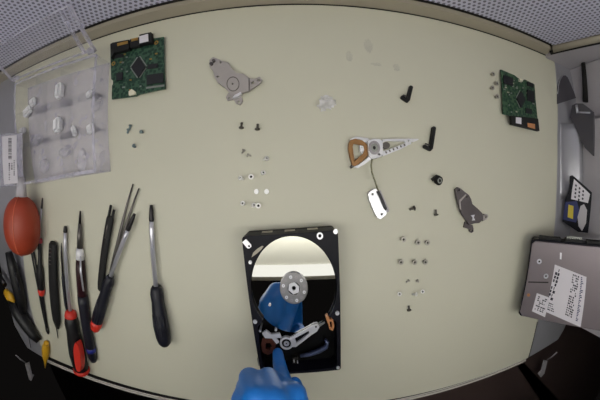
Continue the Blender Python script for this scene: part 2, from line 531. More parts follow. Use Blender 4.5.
for i in range(49):
    t = math.radians(-38) + math.radians(256) * i / 48
    hole.append((PC[0] + 38.4 * math.cos(t), PC[1] + 48.2 * math.sin(t)))
hole += [(-36.5, -14), (-37, -40), (-36.5, -66), (-33, -70), (32, -70), (36.5, -66), (37, -40), (36.5, -14)]
rim_bm = plate(NB(), rrect(W2, L2, 3), 7, 25.2, [hole], HL)
rimo = obj('casting_rim', rim_bm, M['cast'], hdd, bev=0.8)
for px, py, r in ((255.2, 321.3, 1.9), (337.2, 312.8, 1.9), (338, 367.2, 1.7), (335.4, 231.3, 1.9), (250.4, 262, 1.5)):
    q = hinv(px, py, 25)
    bm = disc(NB(), q, r, 25.2, 26.3, 14, r * 1.15, HL)
    o = obj('cover_screw', bm, M['brite'], hdd)
q = hinv(319.8, 235.7, 25)
bm = plate(NB(), ell(q.x, q.y, 2.6, 3.0, 20), 25.2, 26.2, [ell(q.x, q.y, 1.4, 1.6, 16)], HL)
obj('screw_boss', bm, M['brite'], hdd)
a, b = hinv(244.2, 240.6, 26), hinv(249, 246.2, 26)
bm = NB()
d = (b - a).normalized(); n = V(-d.y, d.x, 0)
stad = [a + n * 2.2, a - n * 2.2, b - n * 2.2 + d * .4, b - d * -1.6 - n * 1.2, b + d * 1.6 + n * 1.2, b + n * 2.2 + d * .4]
plate(bm, [(v.x, v.y) for v in stad], 25.2, 26.4, [ell(b.x, b.y, 1.0, 1.1, 12)], HL)
obj('corner_clip', bm, M['brite'], hdd, label='bright corner clip')
leaf = [hinv(*p, 26) for p in ((251.5, 257.5), (253, 253), (257, 249), (262, 246), (263.5, 246.5), (261, 250), (257, 253.5))]
obj('air_filter', plate(NB(), [(v.x, v.y) for v in leaf], 25.2, 25.9, (), HL), M['tan'], hdd)
pl_bm = plate(NB(), ell(PC[0], PC[1], 37.6, 47.4, 96), 19.4, 20.8, [ell(PC[0], PC[1], 9, 11.2, 40)], HL)
obj('platter', pl_bm, M['platter'], hdd)
bm = plate(NB(), ell(PC[0], PC[1], 12.4, 15.5, 56), 20.9, 23.2, [ell(PC[0], PC[1], 5.2, 6.4, 32)], HL)
cl = obj('clamp_ring', bm, M['clamp'], hdd, bev=0.6)
bm = plate(NB(), ell(PC[0], PC[1], 5.2, 6.4, 6, rot=.3), 20.0, 22.2, [ell(PC[0], PC[1], 2.0, 2.4, 6)], HL)
obj('spindle_cap', bm, M['brite'], hdd, bev=0.5)
for k in range(12):
    t = 2 * PI * k / 12 + .2
    c = (PC[0] + 9.4 * math.cos(t), PC[1] + 11.7 * math.sin(t))
    bm = plate(NB(), ell(c[0], c[1], 1.35, 1.6, 14), 23.2, 23.9 if k % 2 else 23.5, [ell(c[0], c[1], .55, .65, 6)], HL)
    obj('clamp_screw' if k % 2 else 'balance_stud', bm, M['brite' if k % 2 else 'alu'], cl)
# actuator: pivot, arm, voice coil, ramp
piv = hinv(286.5, 343, 23)
ac = plate(NB(), ell(piv.x, piv.y, 6.3, 7.4, 36), 20, 24.5, [ell(piv.x, piv.y, 4.6, 5.4, 28)], HL)
act = obj('actuator_hub', ac, M['brite'], hdd, bev=0.4)
bm = plate(NB(), ell(piv.x, piv.y, 4.3, 5.0, 28), 19, 23.6, [ell(piv.x, piv.y, 1.5, 1.8, 14)], HL)
obj('pivot_bearing', bm, M['castdark'], act)
bm = plate(NB(), ell(piv.x, piv.y, 2.6, 3.0, 20), 23.6, 24.4, [ell(piv.x, piv.y, .9, 1, 6)], HL)
obj('pivot_screw', bm, M['chrome'], act)
def hpoly(px, z0, z1, holes=()):
    return plate(NB(), [tuple(hinv(x, y, z1).xy) for x, y in px], z0, z1, [[tuple(hinv(x, y, z1).xy) for x, y in h] for h in holes], HL)
obj('arm', hpoly([(290, 337.5), (309, 328), (313.5, 325.5), (317.5, 324.5), (319.5, 327), (317, 331.5), (311.5, 335), (296, 347), (291, 347)], 21.6, 23.4,
                 [[(294.5, 338.5), (308.5, 331), (309.5, 333.5), (296.5, 343)]]), M['brite'], act)
q = hinv(316, 327, 24)
obj('arm_rivet', disc(NB(), q, .8, 23.4, 23.9, 12, 1.0, HL), M['socket'], act)
obj('suspension', hpoly([(318.5, 324.6), (324.5, 321.8), (325, 323.2), (319.5, 327)], 22, 22.6), M['pin'], act)
obj('coil_frame', hpoly([(262, 333.5), (266, 330.5), (271, 334.5), (279.5, 333.5), (281.5, 338), (276, 338), (279, 342.5), (276.5, 344), (272, 338.6), (265, 338.2)], 20.5, 23), M['brite'], act)
obj('voice_coil', hpoly([(262.5, 338.6), (271.5, 339.2), (276, 345), (274, 352), (268, 355), (262.5, 352.5), (261, 345)], 18, 22,
                        [[(265.5, 343), (270, 343), (272, 346.5), (269.5, 350), (265.5, 349)]]), M['oldcopper'], act)
rp = obj('head_ramp', hpoly([(325.5, 317), (328, 315.5), (330.5, 320), (333, 319), (334.5, 327), (333, 331), (329.5, 329.5), (328, 324)], 18, 23.5,
                       [[(329.6, 321.6), (331.8, 322), (332.2, 327.4), (330.5, 327)]]), M['ramp'], hdd, bev=0.4, label='amber head parking ramp')
for px, py in ((260, 331.2), (275.8, 330.3), (269.7, 305.2)):
    q = hinv(px, py, 22)
    obj('tray_stud', disc(NB(), q, 1.1, 6, 22, 12, 1.3, HL), M['brite'], hdd)
arc = [hinv(x, y, 16) for x, y in ((300.5, 357), (309, 355.5), (319, 352), (326, 348), (327.5, 343.5), (325.5, 340.5))]
bm = NB()
tube(bm, [HL(V(p.x, p.y, 14)) for p in arc], [1.8, 2.4, 2.8, 2.6, 2.0, 1.2], 10, 1.2)
obj('reflection_arc', bm, M['bluereflect'], hdd)  # bluish reflection in the silver metal, shaped as a curved strip
obj('flex_bracket', hpoly([(292, 358), (297.5, 357), (298.5, 366), (293, 367)], 7, 13), M['socket'], hdd)
for px, py in ((294, 361.2), (297.6, 362)):
    q = hinv(px, py, 14)
    obj('contact_pin', box(NB(), HL(V(q.x, q.y, 13.6)), (1.0, 3.4, 1.2), HR), M['brite'], hdd)
for px in (258.4, 261.4):
    q = hinv(px, 362, 12)
    obj('board_tab', box(NB(), HL(V(q.x, q.y, 10)), (1.2, 9, 6), HR), M['pin'], hdd)
for i in range(3):
    obj('side_rail_lug', box(NB(), HL(V(-20 + i * 20, L2 + .2, 12)), (9, 1.2, 5), HR), M['tan'], hdd)

# ------------------------------------------------------------------ second drive leaning on the right wall
u = V(-0.01, 1, 0.0).normalized()
v = V(0.571, -0.148, 0.807); v = (v - u * v.dot(u)).normalized()
nn = v.cross(u).normalized()
if nn.z < 0: nn = -nn                       # cover normal, towards the camera
TL = Vector(at(531, 239, 19)); BLc = Vector(at(517.8, 316, 19))
LW = (TL - BLc).length
LN = 128.0
def DF(p):                                   # p.x along v from the left edge, p.y along u from the lower edge, p.z off the cover
    return BLc + v * p.x + u * p.y + nn * p.z
drive2 = thing('hard_drive', 'closed grey hard drive with white paper labels, leaning against the right wall', 'hard drive', tuple(DF(V(0, LW / 2, -22))))
obj('casing', plate(NB(), [(3, 0), (LN, 0), (LN, LW), (3, LW), (0, LW - 3), (0, 3)], -22, -2.2, (), DF), M['cast'], drive2, bev=1)
cov = obj('top_cover', plate(NB(), [(6, 1.2), (LN - 6, 1.2), (LN, 6), (LN, LW - 6), (LN - 6, LW - 2), (6, LW - 2), (1.6, LW - 6), (1.6, 6)], -2.2, 0, (), DF), M['cover'], drive2, bev=.8)
def dpx(px, py):                             # photographed point on the cover plane
    d = ray(px, py); o = V(0, 0, CAMH)
    t = (BLc - o).dot(nn) / d.dot(nn)
    p = o + d * t - BLc
    return (p.dot(v), p.dot(u))
def dpoly(pxs, z0, z1, holes=()):
    return plate(NB(), [dpx(*p) for p in pxs], z0, z1, holes, DF)
lab = obj('paper_label', dpoly([(554.8, 264.5), (586.5, 277), (580.5, 327), (545.2, 311.5)], 0.05, 0.35), M['label'], drive2)
lab2 = obj('paper_label', dpoly([(536.8, 293), (549.5, 297.5), (545, 317), (532, 311)], 0.36, 0.6), M['label'], drive2)
def marks(parent, corners, rows, cols, z, m=M['ink'], seed=1, fill=.62, hgt=.5):
    """rows of small printed marks across a four-cornered patch"""
    rnd = random.Random(seed)
    A, B, C_, D_ = [Vector((*dpx(*c), 0)) for c in corners]
    bm = NB()
    for i in range(rows):
        for j in range(cols):
            if rnd.random() > fill: continue
            u0, u1 = j / cols, (j + .3 + .65 * rnd.random()) / cols
            v0, v1 = (i + .15) / rows, (i + .15 + hgt) / rows
            P = lambda uu, vv: (A * (1 - uu) + B * uu) * (1 - vv) + (D_ * (1 - uu) + C_ * uu) * vv
            plate(bm, [P(u0, v0).xy, P(u1, v0).xy, P(u1, v1).xy, P(u0, v1).xy], z, z + .15, (), DF)
    return obj('printed_marks', bm, m, parent)
marks(lab, [(556.5, 267.5), (561.5, 269.5), (552.5, 301), (547.5, 299)], 9, 2, .36, seed=2, fill=.95, hgt=.75)
marks(lab, [(573, 273.5), (579.5, 276), (572, 318.5), (565, 315)], 18, 4, .36, seed=3, fill=.85, hgt=.62)
marks(lab, [(581, 276.5), (584.5, 278), (578.5, 322), (575.5, 321)], 26, 1, .36, M['inkblue'], seed=4, fill=1, hgt=.55)
marks(lab, [(549, 302), (556, 305), (554, 313), (547, 310)], 4, 4, .36, seed=8, fill=.6)
marks(lab2, [(538.5, 295.5), (547.5, 299), (544, 313.5), (534.5, 309.5)], 8, 4, .6, seed=5, fill=.75, hgt=.6)
for px, py in ((539.3, 261.4), (546, 276)):
    c = dpx(px, py)
    sc_o = obj('cover_screw', plate(NB(), ell(c[0], c[1], 3.2, 3.2, 18), 0.05, .8, [ell(c[0], c[1], 1.3, 1.3, 6)], DF), M['chrome'], drive2)
    obj('screw_recess', plate(NB(), ell(c[0], c[1], 1.3, 1.3, 6), 0.05, .3, (), DF), M['socket'], sc_o)
obj('cover_groove', dpoly([(528.4, 281.4), (548.5, 281.8), (548.4, 283), (528.2, 282.6)], 0.02, .15), M['socket'], drive2)
obj('cover_slot', dpoly([(560, 252.5), (561.8, 252.8), (561.4, 259.5), (559.8, 259)], 0.05, .5), M['brite'], drive2)
c = dpx(528.5, 295)
obj('amber_spot', plate(NB(), ell(*c, 2.2, 2.2, 14), .03, .2, (), DF), M['ramp'], drive2)
con = NB()
for x0, x1 in ((10, 38), (44, 66), (72, 96)):
    plate(con, [(x0, LW - .2), (x1, LW - .2), (x1, LW + 2.8), (x0, LW + 2.8)], -17, -4, (), DF)
cn = obj('connector', con, M['matte'], drive2)
bm = NB()
for k in range(9):
    x = 46 + k * 2.2
    plate(bm, [(x, LW + 2.6), (x + 1, LW + 2.6), (x + 1, LW + 6), (x, LW + 6)], -9, -8, (), DF)
obj('connector_pins', bm, M['pin'], cn)

# a printed drive leaning on the wall behind it
w0, w1, w2, w3 = (569.8, 176.5), (592, 194), (584, 236), (562.5, 221)
A0 = at(562.5, 221, 4)
def lean(px, py):
    X0, k = A0.x, 0.62                         # plane rising steeply to the right: x = X0 + k*(z-4) - 0.35*(y-y0)
    d = ray(px, py)
    # X0 + k(z-4) - .35(y-y0) - x = 0 along the ray
    f = lambda p: X0 + k * (p.z - 4) - .12 * (p.y - A0.y) - p.x
    o = V(0, 0, CAMH)
    t = f(o) / (f(o) - f(o + d))
    return o + d * t
nL = V(-1, -.12, .62).normalized()
def leanpoly(pxs, d0, d1):
    bm = NB()
    lo = [bm.verts.new(lean(*p) + nL * d0) for p in pxs]
    hi = [bm.verts.new(lean(*p) + nL * d1) for p in pxs]
    n = len(pxs)
    bm.faces.new(lo[::-1]); bm.faces.new(hi)
    for i in range(n): bm.faces.new((lo[i], lo[(i + 1) % n], hi[(i + 1) % n], hi[i]))
    return bm
pkt = thing('label_card', 'black edged card printed white, blue and yellow, leaning on the right wall', 'card', tuple(A0 + V(2, 4, -4)))
obj('backing', leanpoly([(569.6, 176), (572.5, 175.2), (592, 192.5), (588, 233), (578, 232), (562.3, 221.5), (565, 200), (569, 190)], -2.5, 0), M['cast'], pkt, bev=.4)
obj('white_panel', leanpoly([(574, 179), (590, 194), (588, 203), (571, 199), (572, 190)], .1, .5), M['label'], pkt)
obj('blue_panel', leanpoly([(565.5, 202), (577, 201), (579.5, 212), (576, 222.5), (562.8, 219.5)], .1, .4), M['inkblue'], pkt)
obj('yellow_patch', leanpoly([(568.5, 204.5), (573.5, 206), (573, 219), (567.5, 217)], .45, .8), M['inkyellow'], pkt)
obj('white_oval', leanpoly([(580.5, 206), (584, 204), (587, 210), (586, 223), (582, 231), (578.5, 226), (577.5, 217)], .45, .9), M['greywall'], pkt)
bm = NB()
for i in range(4):
    for j in range(3):
        x, y = 575.5 + 3.6 * j + i * -.3, 184 + 3.8 * i + 2.8 * j
        if y > 200: continue
        b2 = leanpoly([(x, y), (x + 1.5, y + 1), (x + 1.0, y + 3.0), (x - .5, y + 2)], .5, .7)
        me = bpy.data.meshes.new('t'); b2.to_mesh(me); b2.free(); bm.from_mesh(me); bpy.data.meshes.remove(me)
obj('printed_marks', bm, M['ink'], pkt)
# dark bracket with a bright roller, on the wall
brk = thing('wall_bracket', 'dark steel bracket with a bright pin on the right wall above the card', 'bracket', tuple(at_x(577, 120, 409)))
bm = NB()
prof = [at_x(x, y, 409) for x, y in ((571, 118), (573.5, 106), (577, 104), (584, 104), (594, 112), (594, 156), (586, 148), (579, 133), (574, 122))]
plate(bm, [(q.y, q.z) for q in prof], 404.5, 410, (), lambda q: V(q.z, q.x, q.y))
obj('bracket_plate', bm, M['darksteel'], brk)
a, b = at_x(576.5, 105, 404), at_x(577.5, 113, 404)
obj('pin', tube(NB(), [a, b], 2.2, 12), M['chrome'], brk)
a, b = at_x(578, 112.3, 403.5), at_x(590, 112.8, 403.5)
obj('pin', tube(NB(), [a, b], 1.3, 10), M['chrome'], brk)

# ------------------------------------------------------------------ circuit boards
def board(label, px, boardmat, parts):
    P = [at(x, y, 6) for x, y in px]
    c = sum(P, V(0, 0, 0)) / len(P)
    t = thing('circuit_board', label, 'circuit board', (c.x, c.y, 0))
    obj('board', plate(NB(), [(p.x, p.y) for p in P], 3.5, 5.2), boardmat, t)
    for name, m, pp, z0, z1, lab_ in parts:
        if len(pp) == 1:
            x, y, r = pp[0]
            q = at(x, y, z1)
            bm_ = plate(NB(), ell(q.x, q.y, r, r, 16), z0, z1, [ell(q.x, q.y, r * .5, r * .5, 12)] if name == 'mounting_ring' else ())
        else:
            Q = [at(x, y, z1) for x, y in pp]
            bm_ = plate(NB(), [(q.x, q.y) for q in Q], z0, z1)
        obj(name, bm_, m, t, label=lab_)
    return t
def quad(x, y, w, h, sk=0.0, ang=0.0):
    out = []
    for sx, sy in ((-1, -1), (1, -1), (1, 1), (-1, 1)):
        dx, dy = sx * w / 2, sy * h / 2
        xx = dx * math.cos(ang) - dy * math.sin(ang); yy = dx * math.sin(ang) + dy * math.cos(ang) + sk * dx
        out.append((x + xx, y + yy))
    return out
SK = -.14
p1 = [('interface_connector', M['matte'], [(110.2, 44), (112.5, 42.6), (128.6, 39.6), (128.8, 49), (114, 52.5), (110.8, 58)], 5.2, 11, None),
      ('gold_contacts', M['gold'], [(117, 43.2), (127.6, 40.8), (127.8, 43.4), (117.2, 46)], 11, 11.5, None),
      ('power_connector', M['matte'], [(129.6, 39.4), (139, 37.2), (139.4, 46), (130, 47.6)], 5.2, 10, None),
      ('gold_contacts', M['gold'], [(131, 38.8), (137.6, 37.4), (137.8, 40), (131.2, 41.4)], 10, 10.5, None),
      ('jumper_block', M['matte'], [(139.2, 34.6), (151, 32), (152, 42.2), (139.5, 44.5)], 5.2, 10.5, None),
      ('white_sticker', M['label'], [(139.3, 36.2), (148, 33.8), (148.4, 41.2), (139.4, 43.2)], 10.5, 10.8, None),
      ('main_chip', M['chip'], [(138.4, 56.8), (145.2, 66.8), (138.2, 77.2), (131, 67)], 5.2, 7.2, 'diamond-set black main chip'),
      ('memory_chip', M['chip'], quad(154.8, 78.5, 16.5, 9.5, SK), 5.2, 7, None),
      ('motor_chip', M['chip'], quad(119.3, 76.3, 6.5, 7.5, SK), 5.2, 6.8, None),
      ('small_chip', M['chip'], quad(152.6, 66, 10, 4.5, SK), 5.2, 6.4, None),
      ('small_chip', M['chip'], quad(119, 56, 9, 3.4, SK), 5.2, 6.4, None),
      ('cream_socket', M['cream'], [(128.5, 91.5), (131.5, 89), (134.5, 91), (135.2, 94), (128.8, 95.4)], 5.2, 8, 'cream socket at the lower edge'),
      ('tinned_strip', M['pin'], quad(155, 86.6, 18, 1.8, SK), 5.2, 5.8, None),
      ('pin_row', M['pin'], quad(134, 62, 1.0, 12, 0, .6), 5.2, 5.7, None),
      ('pin_row', M['pin'], quad(143, 61, 1.0, 12, 0, -.6), 5.2, 5.7, None),
      ('pin_row', M['pin'], quad(134, 72.8, 1.0, 12, 0, -.6), 5.2, 5.7, None),
      ('pin_row', M['pin'], quad(142.6, 72.6, 1.0, 12, 0, .6), 5.2, 5.7, None),
      ('mounting_ring', M['gold'], [(156.2, 42.5, 2.6)], 5.2, 5.6, None),
      ('mounting_ring', M['gold'], [(113.3, 63.5, 2.8)], 5.2, 5.6, None)]
rnd = random.Random(4)
for i in range(26):
    x, y = 113 + rnd.random() * 49, 50 + rnd.random() * 40
    if abs(x - 138) < 9 and abs(y - 67) < 12: continue
    if 145 < x and 72 < y < 85: continue
    p1.append(('surface_component', M['pin'] if i % 3 else M['gold'], quad(x, y, 1.4 + rnd.random() * 1.6, 1.2, SK), 5.2, 5.9, None))
b1 = board('green circuit board with a diamond-set chip, beside the open clear box at top left', [(110, 45), (128, 41), (150, 38.5), (163.6, 36.5), (164.8, 88.5), (139, 94), (135.5, 96), (111.3, 99), (111.6, 85.5), (112.6, 83.5), (112.6, 80.5), (110.8, 79)], M['pcb'], p1)
p2 = [('interface_connector', M['matte'], [(511.6, 115.6), (538.2, 118.8), (539.6, 131), (512.4, 124.2)], 5.2, 10, None),
      ('white_sticker', M['label'], [(516, 117.2), (521.4, 117.8), (521.4, 124.2), (516, 123)], 10, 10.3, None),
      ('red_contacts', M['ramp'], [(527.5, 122.8), (535, 124), (535.2, 129), (528, 127)], 10, 10.4, None),
      ('main_chip', M['chip'], [(521.6, 90.8), (525.8, 100), (521.4, 107.6), (517, 98.6)], 5.2, 7, 'diamond-set black main chip'),
      ('motor_chip', M['chip'], quad(508.5, 80.5, 9, 8, .3), 5.2, 6.8, None),
      ('memory_chip', M['chip'], quad(531, 96, 7, 11, .3), 5.2, 6.8, None),
      ('small_chip', M['chip'], quad(529, 111, 6, 5, .2), 5.2, 6.4, None),
      ('small_chip', M['chip'], quad(530.5, 84.5, 6, 4, .3), 5.2, 6.4, None),
      ('pin_row', M['pin'], quad(518.2, 94, .8, 8, 0, .45), 5.2, 5.7, None),
      ('pin_row', M['pin'], quad(518.6, 104, .8, 8, 0, -.45), 5.2, 5.7, None),
      ('cream_socket', M['cream'], quad(521.3, 80.2, 2.8, 2.4, .3), 5.2, 8, None)]
for i in range(22):
    x, y = 504 + rnd.random() * 31, 80 + rnd.random() * 32
    if abs(x - 521.5) < 6 and abs(y - 99) < 10: continue
    p2.append(('surface_component', M['pin'] if i % 3 else M['tan'], quad(x, y, 1 + rnd.random() * 1.2, 1.1, .25), 5.2, 5.9, None))
b2 = board('dark green circuit board near the right edge, four screws standing beside it', [(501.2, 69.2), (515, 75), (519.6, 78.6), (521, 80.6), (524, 80.4), (525.2, 79.2), (535, 84.2), (536.2, 101), (538, 118), (539, 120), (512, 116.5), (503.6, 113.6)], M['pcbdark'], p2)

# ------------------------------------------------------------------ pressed metal magnet brackets
def fb(px, z): return [tuple(at(x, y, z).xy) for x, y in px]
br = thing('magnet_bracket', 'grey metal bracket plate with a bent tab, upper left of the bench', 'bracket', tuple(at(235, 80, 0)))
out1 = [(209.3, 59.8), (213, 56.8), (217.5, 58.6), (222, 60.5), (228.8, 62.8), (231.8, 68.8), (236.3, 72.5), (243, 73.6), (249, 77.8), (249, 90.8), (242.3, 92.6), (236, 95.5), (231, 95.5), (228.5, 91.5), (225, 87.5), (217.5, 82.3), (214.5, 77), (213, 71), (209.3, 66.5)]
obj('plate', plate(NB(), fb(out1, 6), 2.5, 6, [fb(ell(220.5, 62.3, 1.1, 1.1, 12), 6), fb(ell(217.8, 76.7, 1.1, 1.1, 12), 6)]), M['bracket'], br, bev=.6)
obj('ear', plate(NB(), fb([(249.2, 78.0), (255, 78.5), (259.5, 76.3), (262, 79.3), (260.3, 83), (255.8, 86), (249.2, 90.6)], 5.4), 2.2, 5.4, [fb(ell(252.8, 82.7, 1.4, 1.5, 14), 5.4), fb(ell(258.6, 80, 1.3, 1.4, 14), 5.4)]), M['bracket'], br, bev=.4)
obj('boss_groove', plate(NB(), fb(ell(233, 83.9, 6.4, 7.4, 20), 6.3), 5.8, 6.4), M['tweez'], br)
obj('boss', plate(NB(), fb(ell(233, 83.9, 5.7, 6.6, 20), 7), 6, 7.2, [fb(ell(232.6, 83.8, .9, 1.0, 10), 7)]), M['bracket'], br, bev=.4)
obj('lower_tab', plate(NB(), fb([(240.5, 94.5), (242.7, 101), (240, 104.6), (235.8, 103.3), (233.4, 99.4), (227.3, 100.3), (225.8, 97.3), (228.4, 92.4), (236, 97)], 3), 0.4, 3, [fb(ell(238.8, 101.6, 1.2, 1.2, 12), 3), fb(ell(228.8, 98, .9, .9, 10), 3)]), M['bracket'], br, bev=.4)
a, b = at(232.6, 97.2, 6), at(241, 92.4, 6)
obj('bent_lip', plate(NB(), fb([(232.2, 98), (234.5, 95), (240.6, 91.8), (241.6, 93.4), (238, 96)], 7.6), 3, 7.6), M['brite'], br, label='bent lip with its glint in a brighter metal')  # real fold, its glint put in as brighter metal
obj('ear_groove', plate(NB(), fb([(248.6, 77.6), (249.5, 78), (249.6, 90.6), (248.7, 91)], 6.3), 5.8, 6.3), M['tweez'], br)
cy = [at(211, 63.5, 8), at(213.5, 60.5, 8)]
for q in cy: obj('stud', disc(NB(), q, 1.6, 5.8, 8.6, 12), M['darkbracket'], br)
br2 = thing('magnet_bracket', 'dark metal bracket plate with a loop ear, right of the black rubber cap', 'bracket', tuple(at(469, 208, 0)))
def z2(pp): return [(450 + x * .15, 180 + y * .15) for x, y in pp]
o2 = z2([(38, 62), (55, 48), (75, 58), (100, 80), (128, 100), (143, 130), (150, 160), (185, 190), (212, 218), (222, 240), (222, 262), (195, 288), (165, 290), (130, 300), (112, 270), (95, 245), (75, 215), (62, 170), (48, 120)])
obj('plate', plate(NB(), fb(o2, 6), 2.5, 6, [fb(z2(ell(60, 68, 7, 7, 10)), 6), fb(z2(ell(112, 112, 6, 6, 10)), 6)]), M['darkbracket'], br2, bev=.6)
obj('loop_ear', plate(NB(), fb(z2([(218, 240), (235, 226), (252, 230), (256, 245), (246, 262), (222, 276)]), 5), 2, 5, [fb(z2(ell(238, 246, 8, 8, 10)), 5)]), M['bracket'], br2, bev=.4)
obj('lower_tab', plate(NB(), fb(z2([(104, 280), (112, 285), (124, 302), (152, 300), (158, 322), (158, 346), (144, 354), (132, 345), (132, 328), (108, 322), (94, 318)]), 3), .4, 3, [fb(z2(ell(146, 338, 7, 7, 10)), 3)]), M['darkbracket'], br2, bev=.4)
obj('bright_edge', plate(NB(), fb(z2([(62, 135), (105, 95), (110, 100), (70, 145), (74, 200), (66, 190)]), 6.6), 6, 6.7), M['bracket'], br2)
obj('painted_glint', plate(NB(), fb(z2([(140, 235), (165, 232), (158, 250), (168, 268), (148, 270), (152, 252)]), 6.6), 6, 6.8), M['brite'], br2)  # glint modelled as a small bright metal patch

# ------------------------------------------------------------------ removed head assembly with its flex cable and connector plate
hs = thing('head_assembly', 'silver actuator arm with a copper coil, lying right of the platters', 'actuator', tuple(at(376, 150, 0)))
hs['label'] = 'removed silver actuator arm with copper coil, lying at the middle right of the bench'
def zz(pp, ox=340, oy=125, k=85 / 600): return [(ox + x * k, oy + y * k) for x, y in pp]
obj('coil', plate(NB(), fb(zz([(62, 130), (75, 105), (110, 97), (160, 108), (190, 135), (208, 170), (205, 205), (180, 235), (140, 270), (110, 290), (88, 285), (72, 230), (60, 170)]), 6), 2, 6,
    [fb(zz([(98, 130), (130, 138), (165, 148), (172, 175), (160, 205), (120, 240), (104, 250), (96, 200), (90, 150)]), 6)]), M['copper'], hs, bev=.5)
obj('coil_yoke', plate(NB(), fb(zz([(70, 100), (110, 82), (195, 92), (215, 110), (205, 118), (185, 125), (150, 104), (105, 95), (78, 106)]), 5), 2, 5), M['brite'], hs)
obj('coil_yoke', plate(NB(), fb(zz([(95, 296), (130, 282), (185, 240), (212, 215), (235, 225), (210, 250), (170, 280), (125, 304)]), 5), 2, 5), M['brite'], hs)
obj('coil_core', plate(NB(), fb(zz([(138, 145), (160, 140), (172, 150), (174, 195), (158, 205), (145, 190)]), 5.5), 2, 5.5, [fb(zz(ell(154, 158, 5, 5, 8)), 5.5), fb(zz(ell(158, 190, 5, 5, 8)), 5.5)]), M['white'], hs)
obj('arm_body', plate(NB(), fb(zz([(195, 110), (240, 96), (285, 100), (302, 118), (305, 190), (300, 218), (270, 232), (225, 240), (205, 215), (200, 160)]), 9), 2, 9, [fb(zz(ell(278, 207, 8, 8, 10)), 9)]), M['brite'], hs, bev=.6)
c = at(*zz([(243, 160)])[0], 10)
pvt = obj('pivot', plate(NB(), ell(c.x, c.y, 5.4, 6.3, 28), 9, 10.4, [ell(c.x, c.y, 3.6, 4.2, 24)]), M['alu'], hs)
obj('pivot_bearing', plate(NB(), ell(c.x, c.y, 3.4, 4.0, 24), 8.5, 9.8, [ell(c.x, c.y, 1.5, 1.8, 14)]), M['pin'], pvt)
obj('pivot_bore', plate(NB(), ell(c.x, c.y, 1.5, 1.8, 14), 8, 9.2), M['socket'], pvt)
obj('upper_arm', plate(NB(), fb(zz([(300, 102), (330, 98), (460, 97), (495, 95), (505, 108), (502, 135), (480, 142), (465, 128), (458, 116), (330, 113), (303, 122)]), 7), 5, 7, [fb(zz(ell(483, 112, 6, 6, 10)), 7)]), M['brite'], hs)
obj('lower_arm', plate(NB(), fb(zz([(300, 184), (340, 176), (420, 144), (465, 126), (480, 144), (430, 170), (350, 202), (303, 220)]), 6), 2.6, 6), M['brite'], hs)
bm = NB()
for k in range(6):
    t = k / 5
    x, y = 325 + t * 130, 193 - t * 52
    q = at(*zz([(x, y)])[0], 6)
    box(bm, (q.x, q.y, 6.1), (1.2, 2.0, .8), .5)
obj('comb_teeth', bm, M['tweez'], hs)
q = at(*zz([(328, 143)])[0], 6)
obj('preamp_chip', plate(NB(), ell(q.x, q.y, 3.6, 3.2, 20), 2.5, 6), M['tweez'], hs)
obj('head_tip', plate(NB(), fb(zz([(500, 96), (552, 98), (556, 104), (520, 120), (500, 118)]), 5.5), 4, 5.5), M['white'], hs)
a = at(*zz([(72, 302)])[0], 4)
b = at(*zz([(98, 282)])[0], 4)
obj('coil_stop', tube(NB(), [b, a], [1.6, 1.2], 8), M['tweez'], hs)
fl = [(372.3, 158.5, 6), (371.2, 165, 8), (371.6, 171, 9), (373.2, 176, 8), (375.2, 182, 7), (377.2, 188, 5), (378.5, 190.5, 4)]
bm = NB()
pts = [at(x, y, z) for x, y, z in fl]
for i in range(len(pts) - 1):
    tube(bm, [pts[i], pts[i + 1]], [.45, .45], 6, 5)
obj('flex_cable', bm, M['flex'], hs, label='olive ribbon standing on its edge')
def z3(pp): return [(355 + x * .15, 165 + y * .15) for x, y in pp]
cp = obj('connector_plate', plate(NB(), fb(z3([(88, 195), (95, 180), (128, 158), (142, 158), (165, 185), (215, 300), (208, 335), (170, 362), (152, 356), (130, 320), (96, 240)]), 5), 1, 5,
    [fb(z3(ell(117, 195, 7, 8, 12)), 5), fb(z3(ell(178, 328, 7, 8, 12)), 5)]), M['brite'], hs, bev=.7)
obj('connector_strip', plate(NB(), fb(z3([(145, 178), (160, 172), (175, 195), (215, 290), (208, 305), (196, 292), (165, 215)]), 7), 1, 7), M['chip'], cp)
obj('connector_rail', plate(NB(), fb(z3([(162, 168), (170, 168), (228, 300), (224, 312), (212, 316), (218, 296)]), 6), 1, 6), M['alu'], cp)

# ------------------------------------------------------------------ L-shaped black latches and the rubber cap
def latch(label, a, b, foot, w):
    t = thing('latch', label, 'latch', tuple(at(*b, 0)), 'black L-shaped latches')
    A, B = at(*a, 3), at(*b, 3)
    d = (B - A); L = d.length; ang = math.atan2(d.y, d.x)
    obj('bar', box(NB(), (A + B) / 2 + V(0, 0, 0), (L, w, 5.4), ang, bev=.7), M['matte'], t)
    F = at(*foot, 2)
    d = F - B; ang = math.atan2(d.y, d.x)
    obj('foot', box(NB(), (B + F) / 2 + V(0, 0, .3), (d.length + 2, 3.4, 4.4), ang, bev=.6), M['matte'], t)
    n = V(-d.y, d.x, 0).normalized()
    if n.y < 0: n = -n
    obj('spring', tube(NB(), [F + n * 3.2 + V(0, 0, 1), (B + F) / 2 + n * 3.4 + V(0, 0, 1), B + n * 4.5 + V(0, 0, 1)], .7, 8), M['tweez'], t)
latch('black L-shaped plastic latch, the upper one, nearest the back edge', (411, 86.4), (407.4, 101), (401.5, 97.5), 3.6)
latch('black L-shaped plastic latch just right of the silver actuator tip', (433.8, 127), (430.2, 149.5), (423.8, 146.6), 3.8)
cp = thing('rubber_cap', 'small black rubber cap with a pale ring, above the dark bracket plate', 'cap', tuple(at(439, 180, 0)))
c = at(437.8, 180, 4)
bm = NB()
tube(bm, [c + V(-3, 1, 0), c + V(-1, .5, .3), c + V(2, -1.4, .8), c + V(3.4, -2, 1)], [4.0, 4.6, 4.6, 3.6], 18)
obj('body', bm, M['matte'], cp, bev=.3)
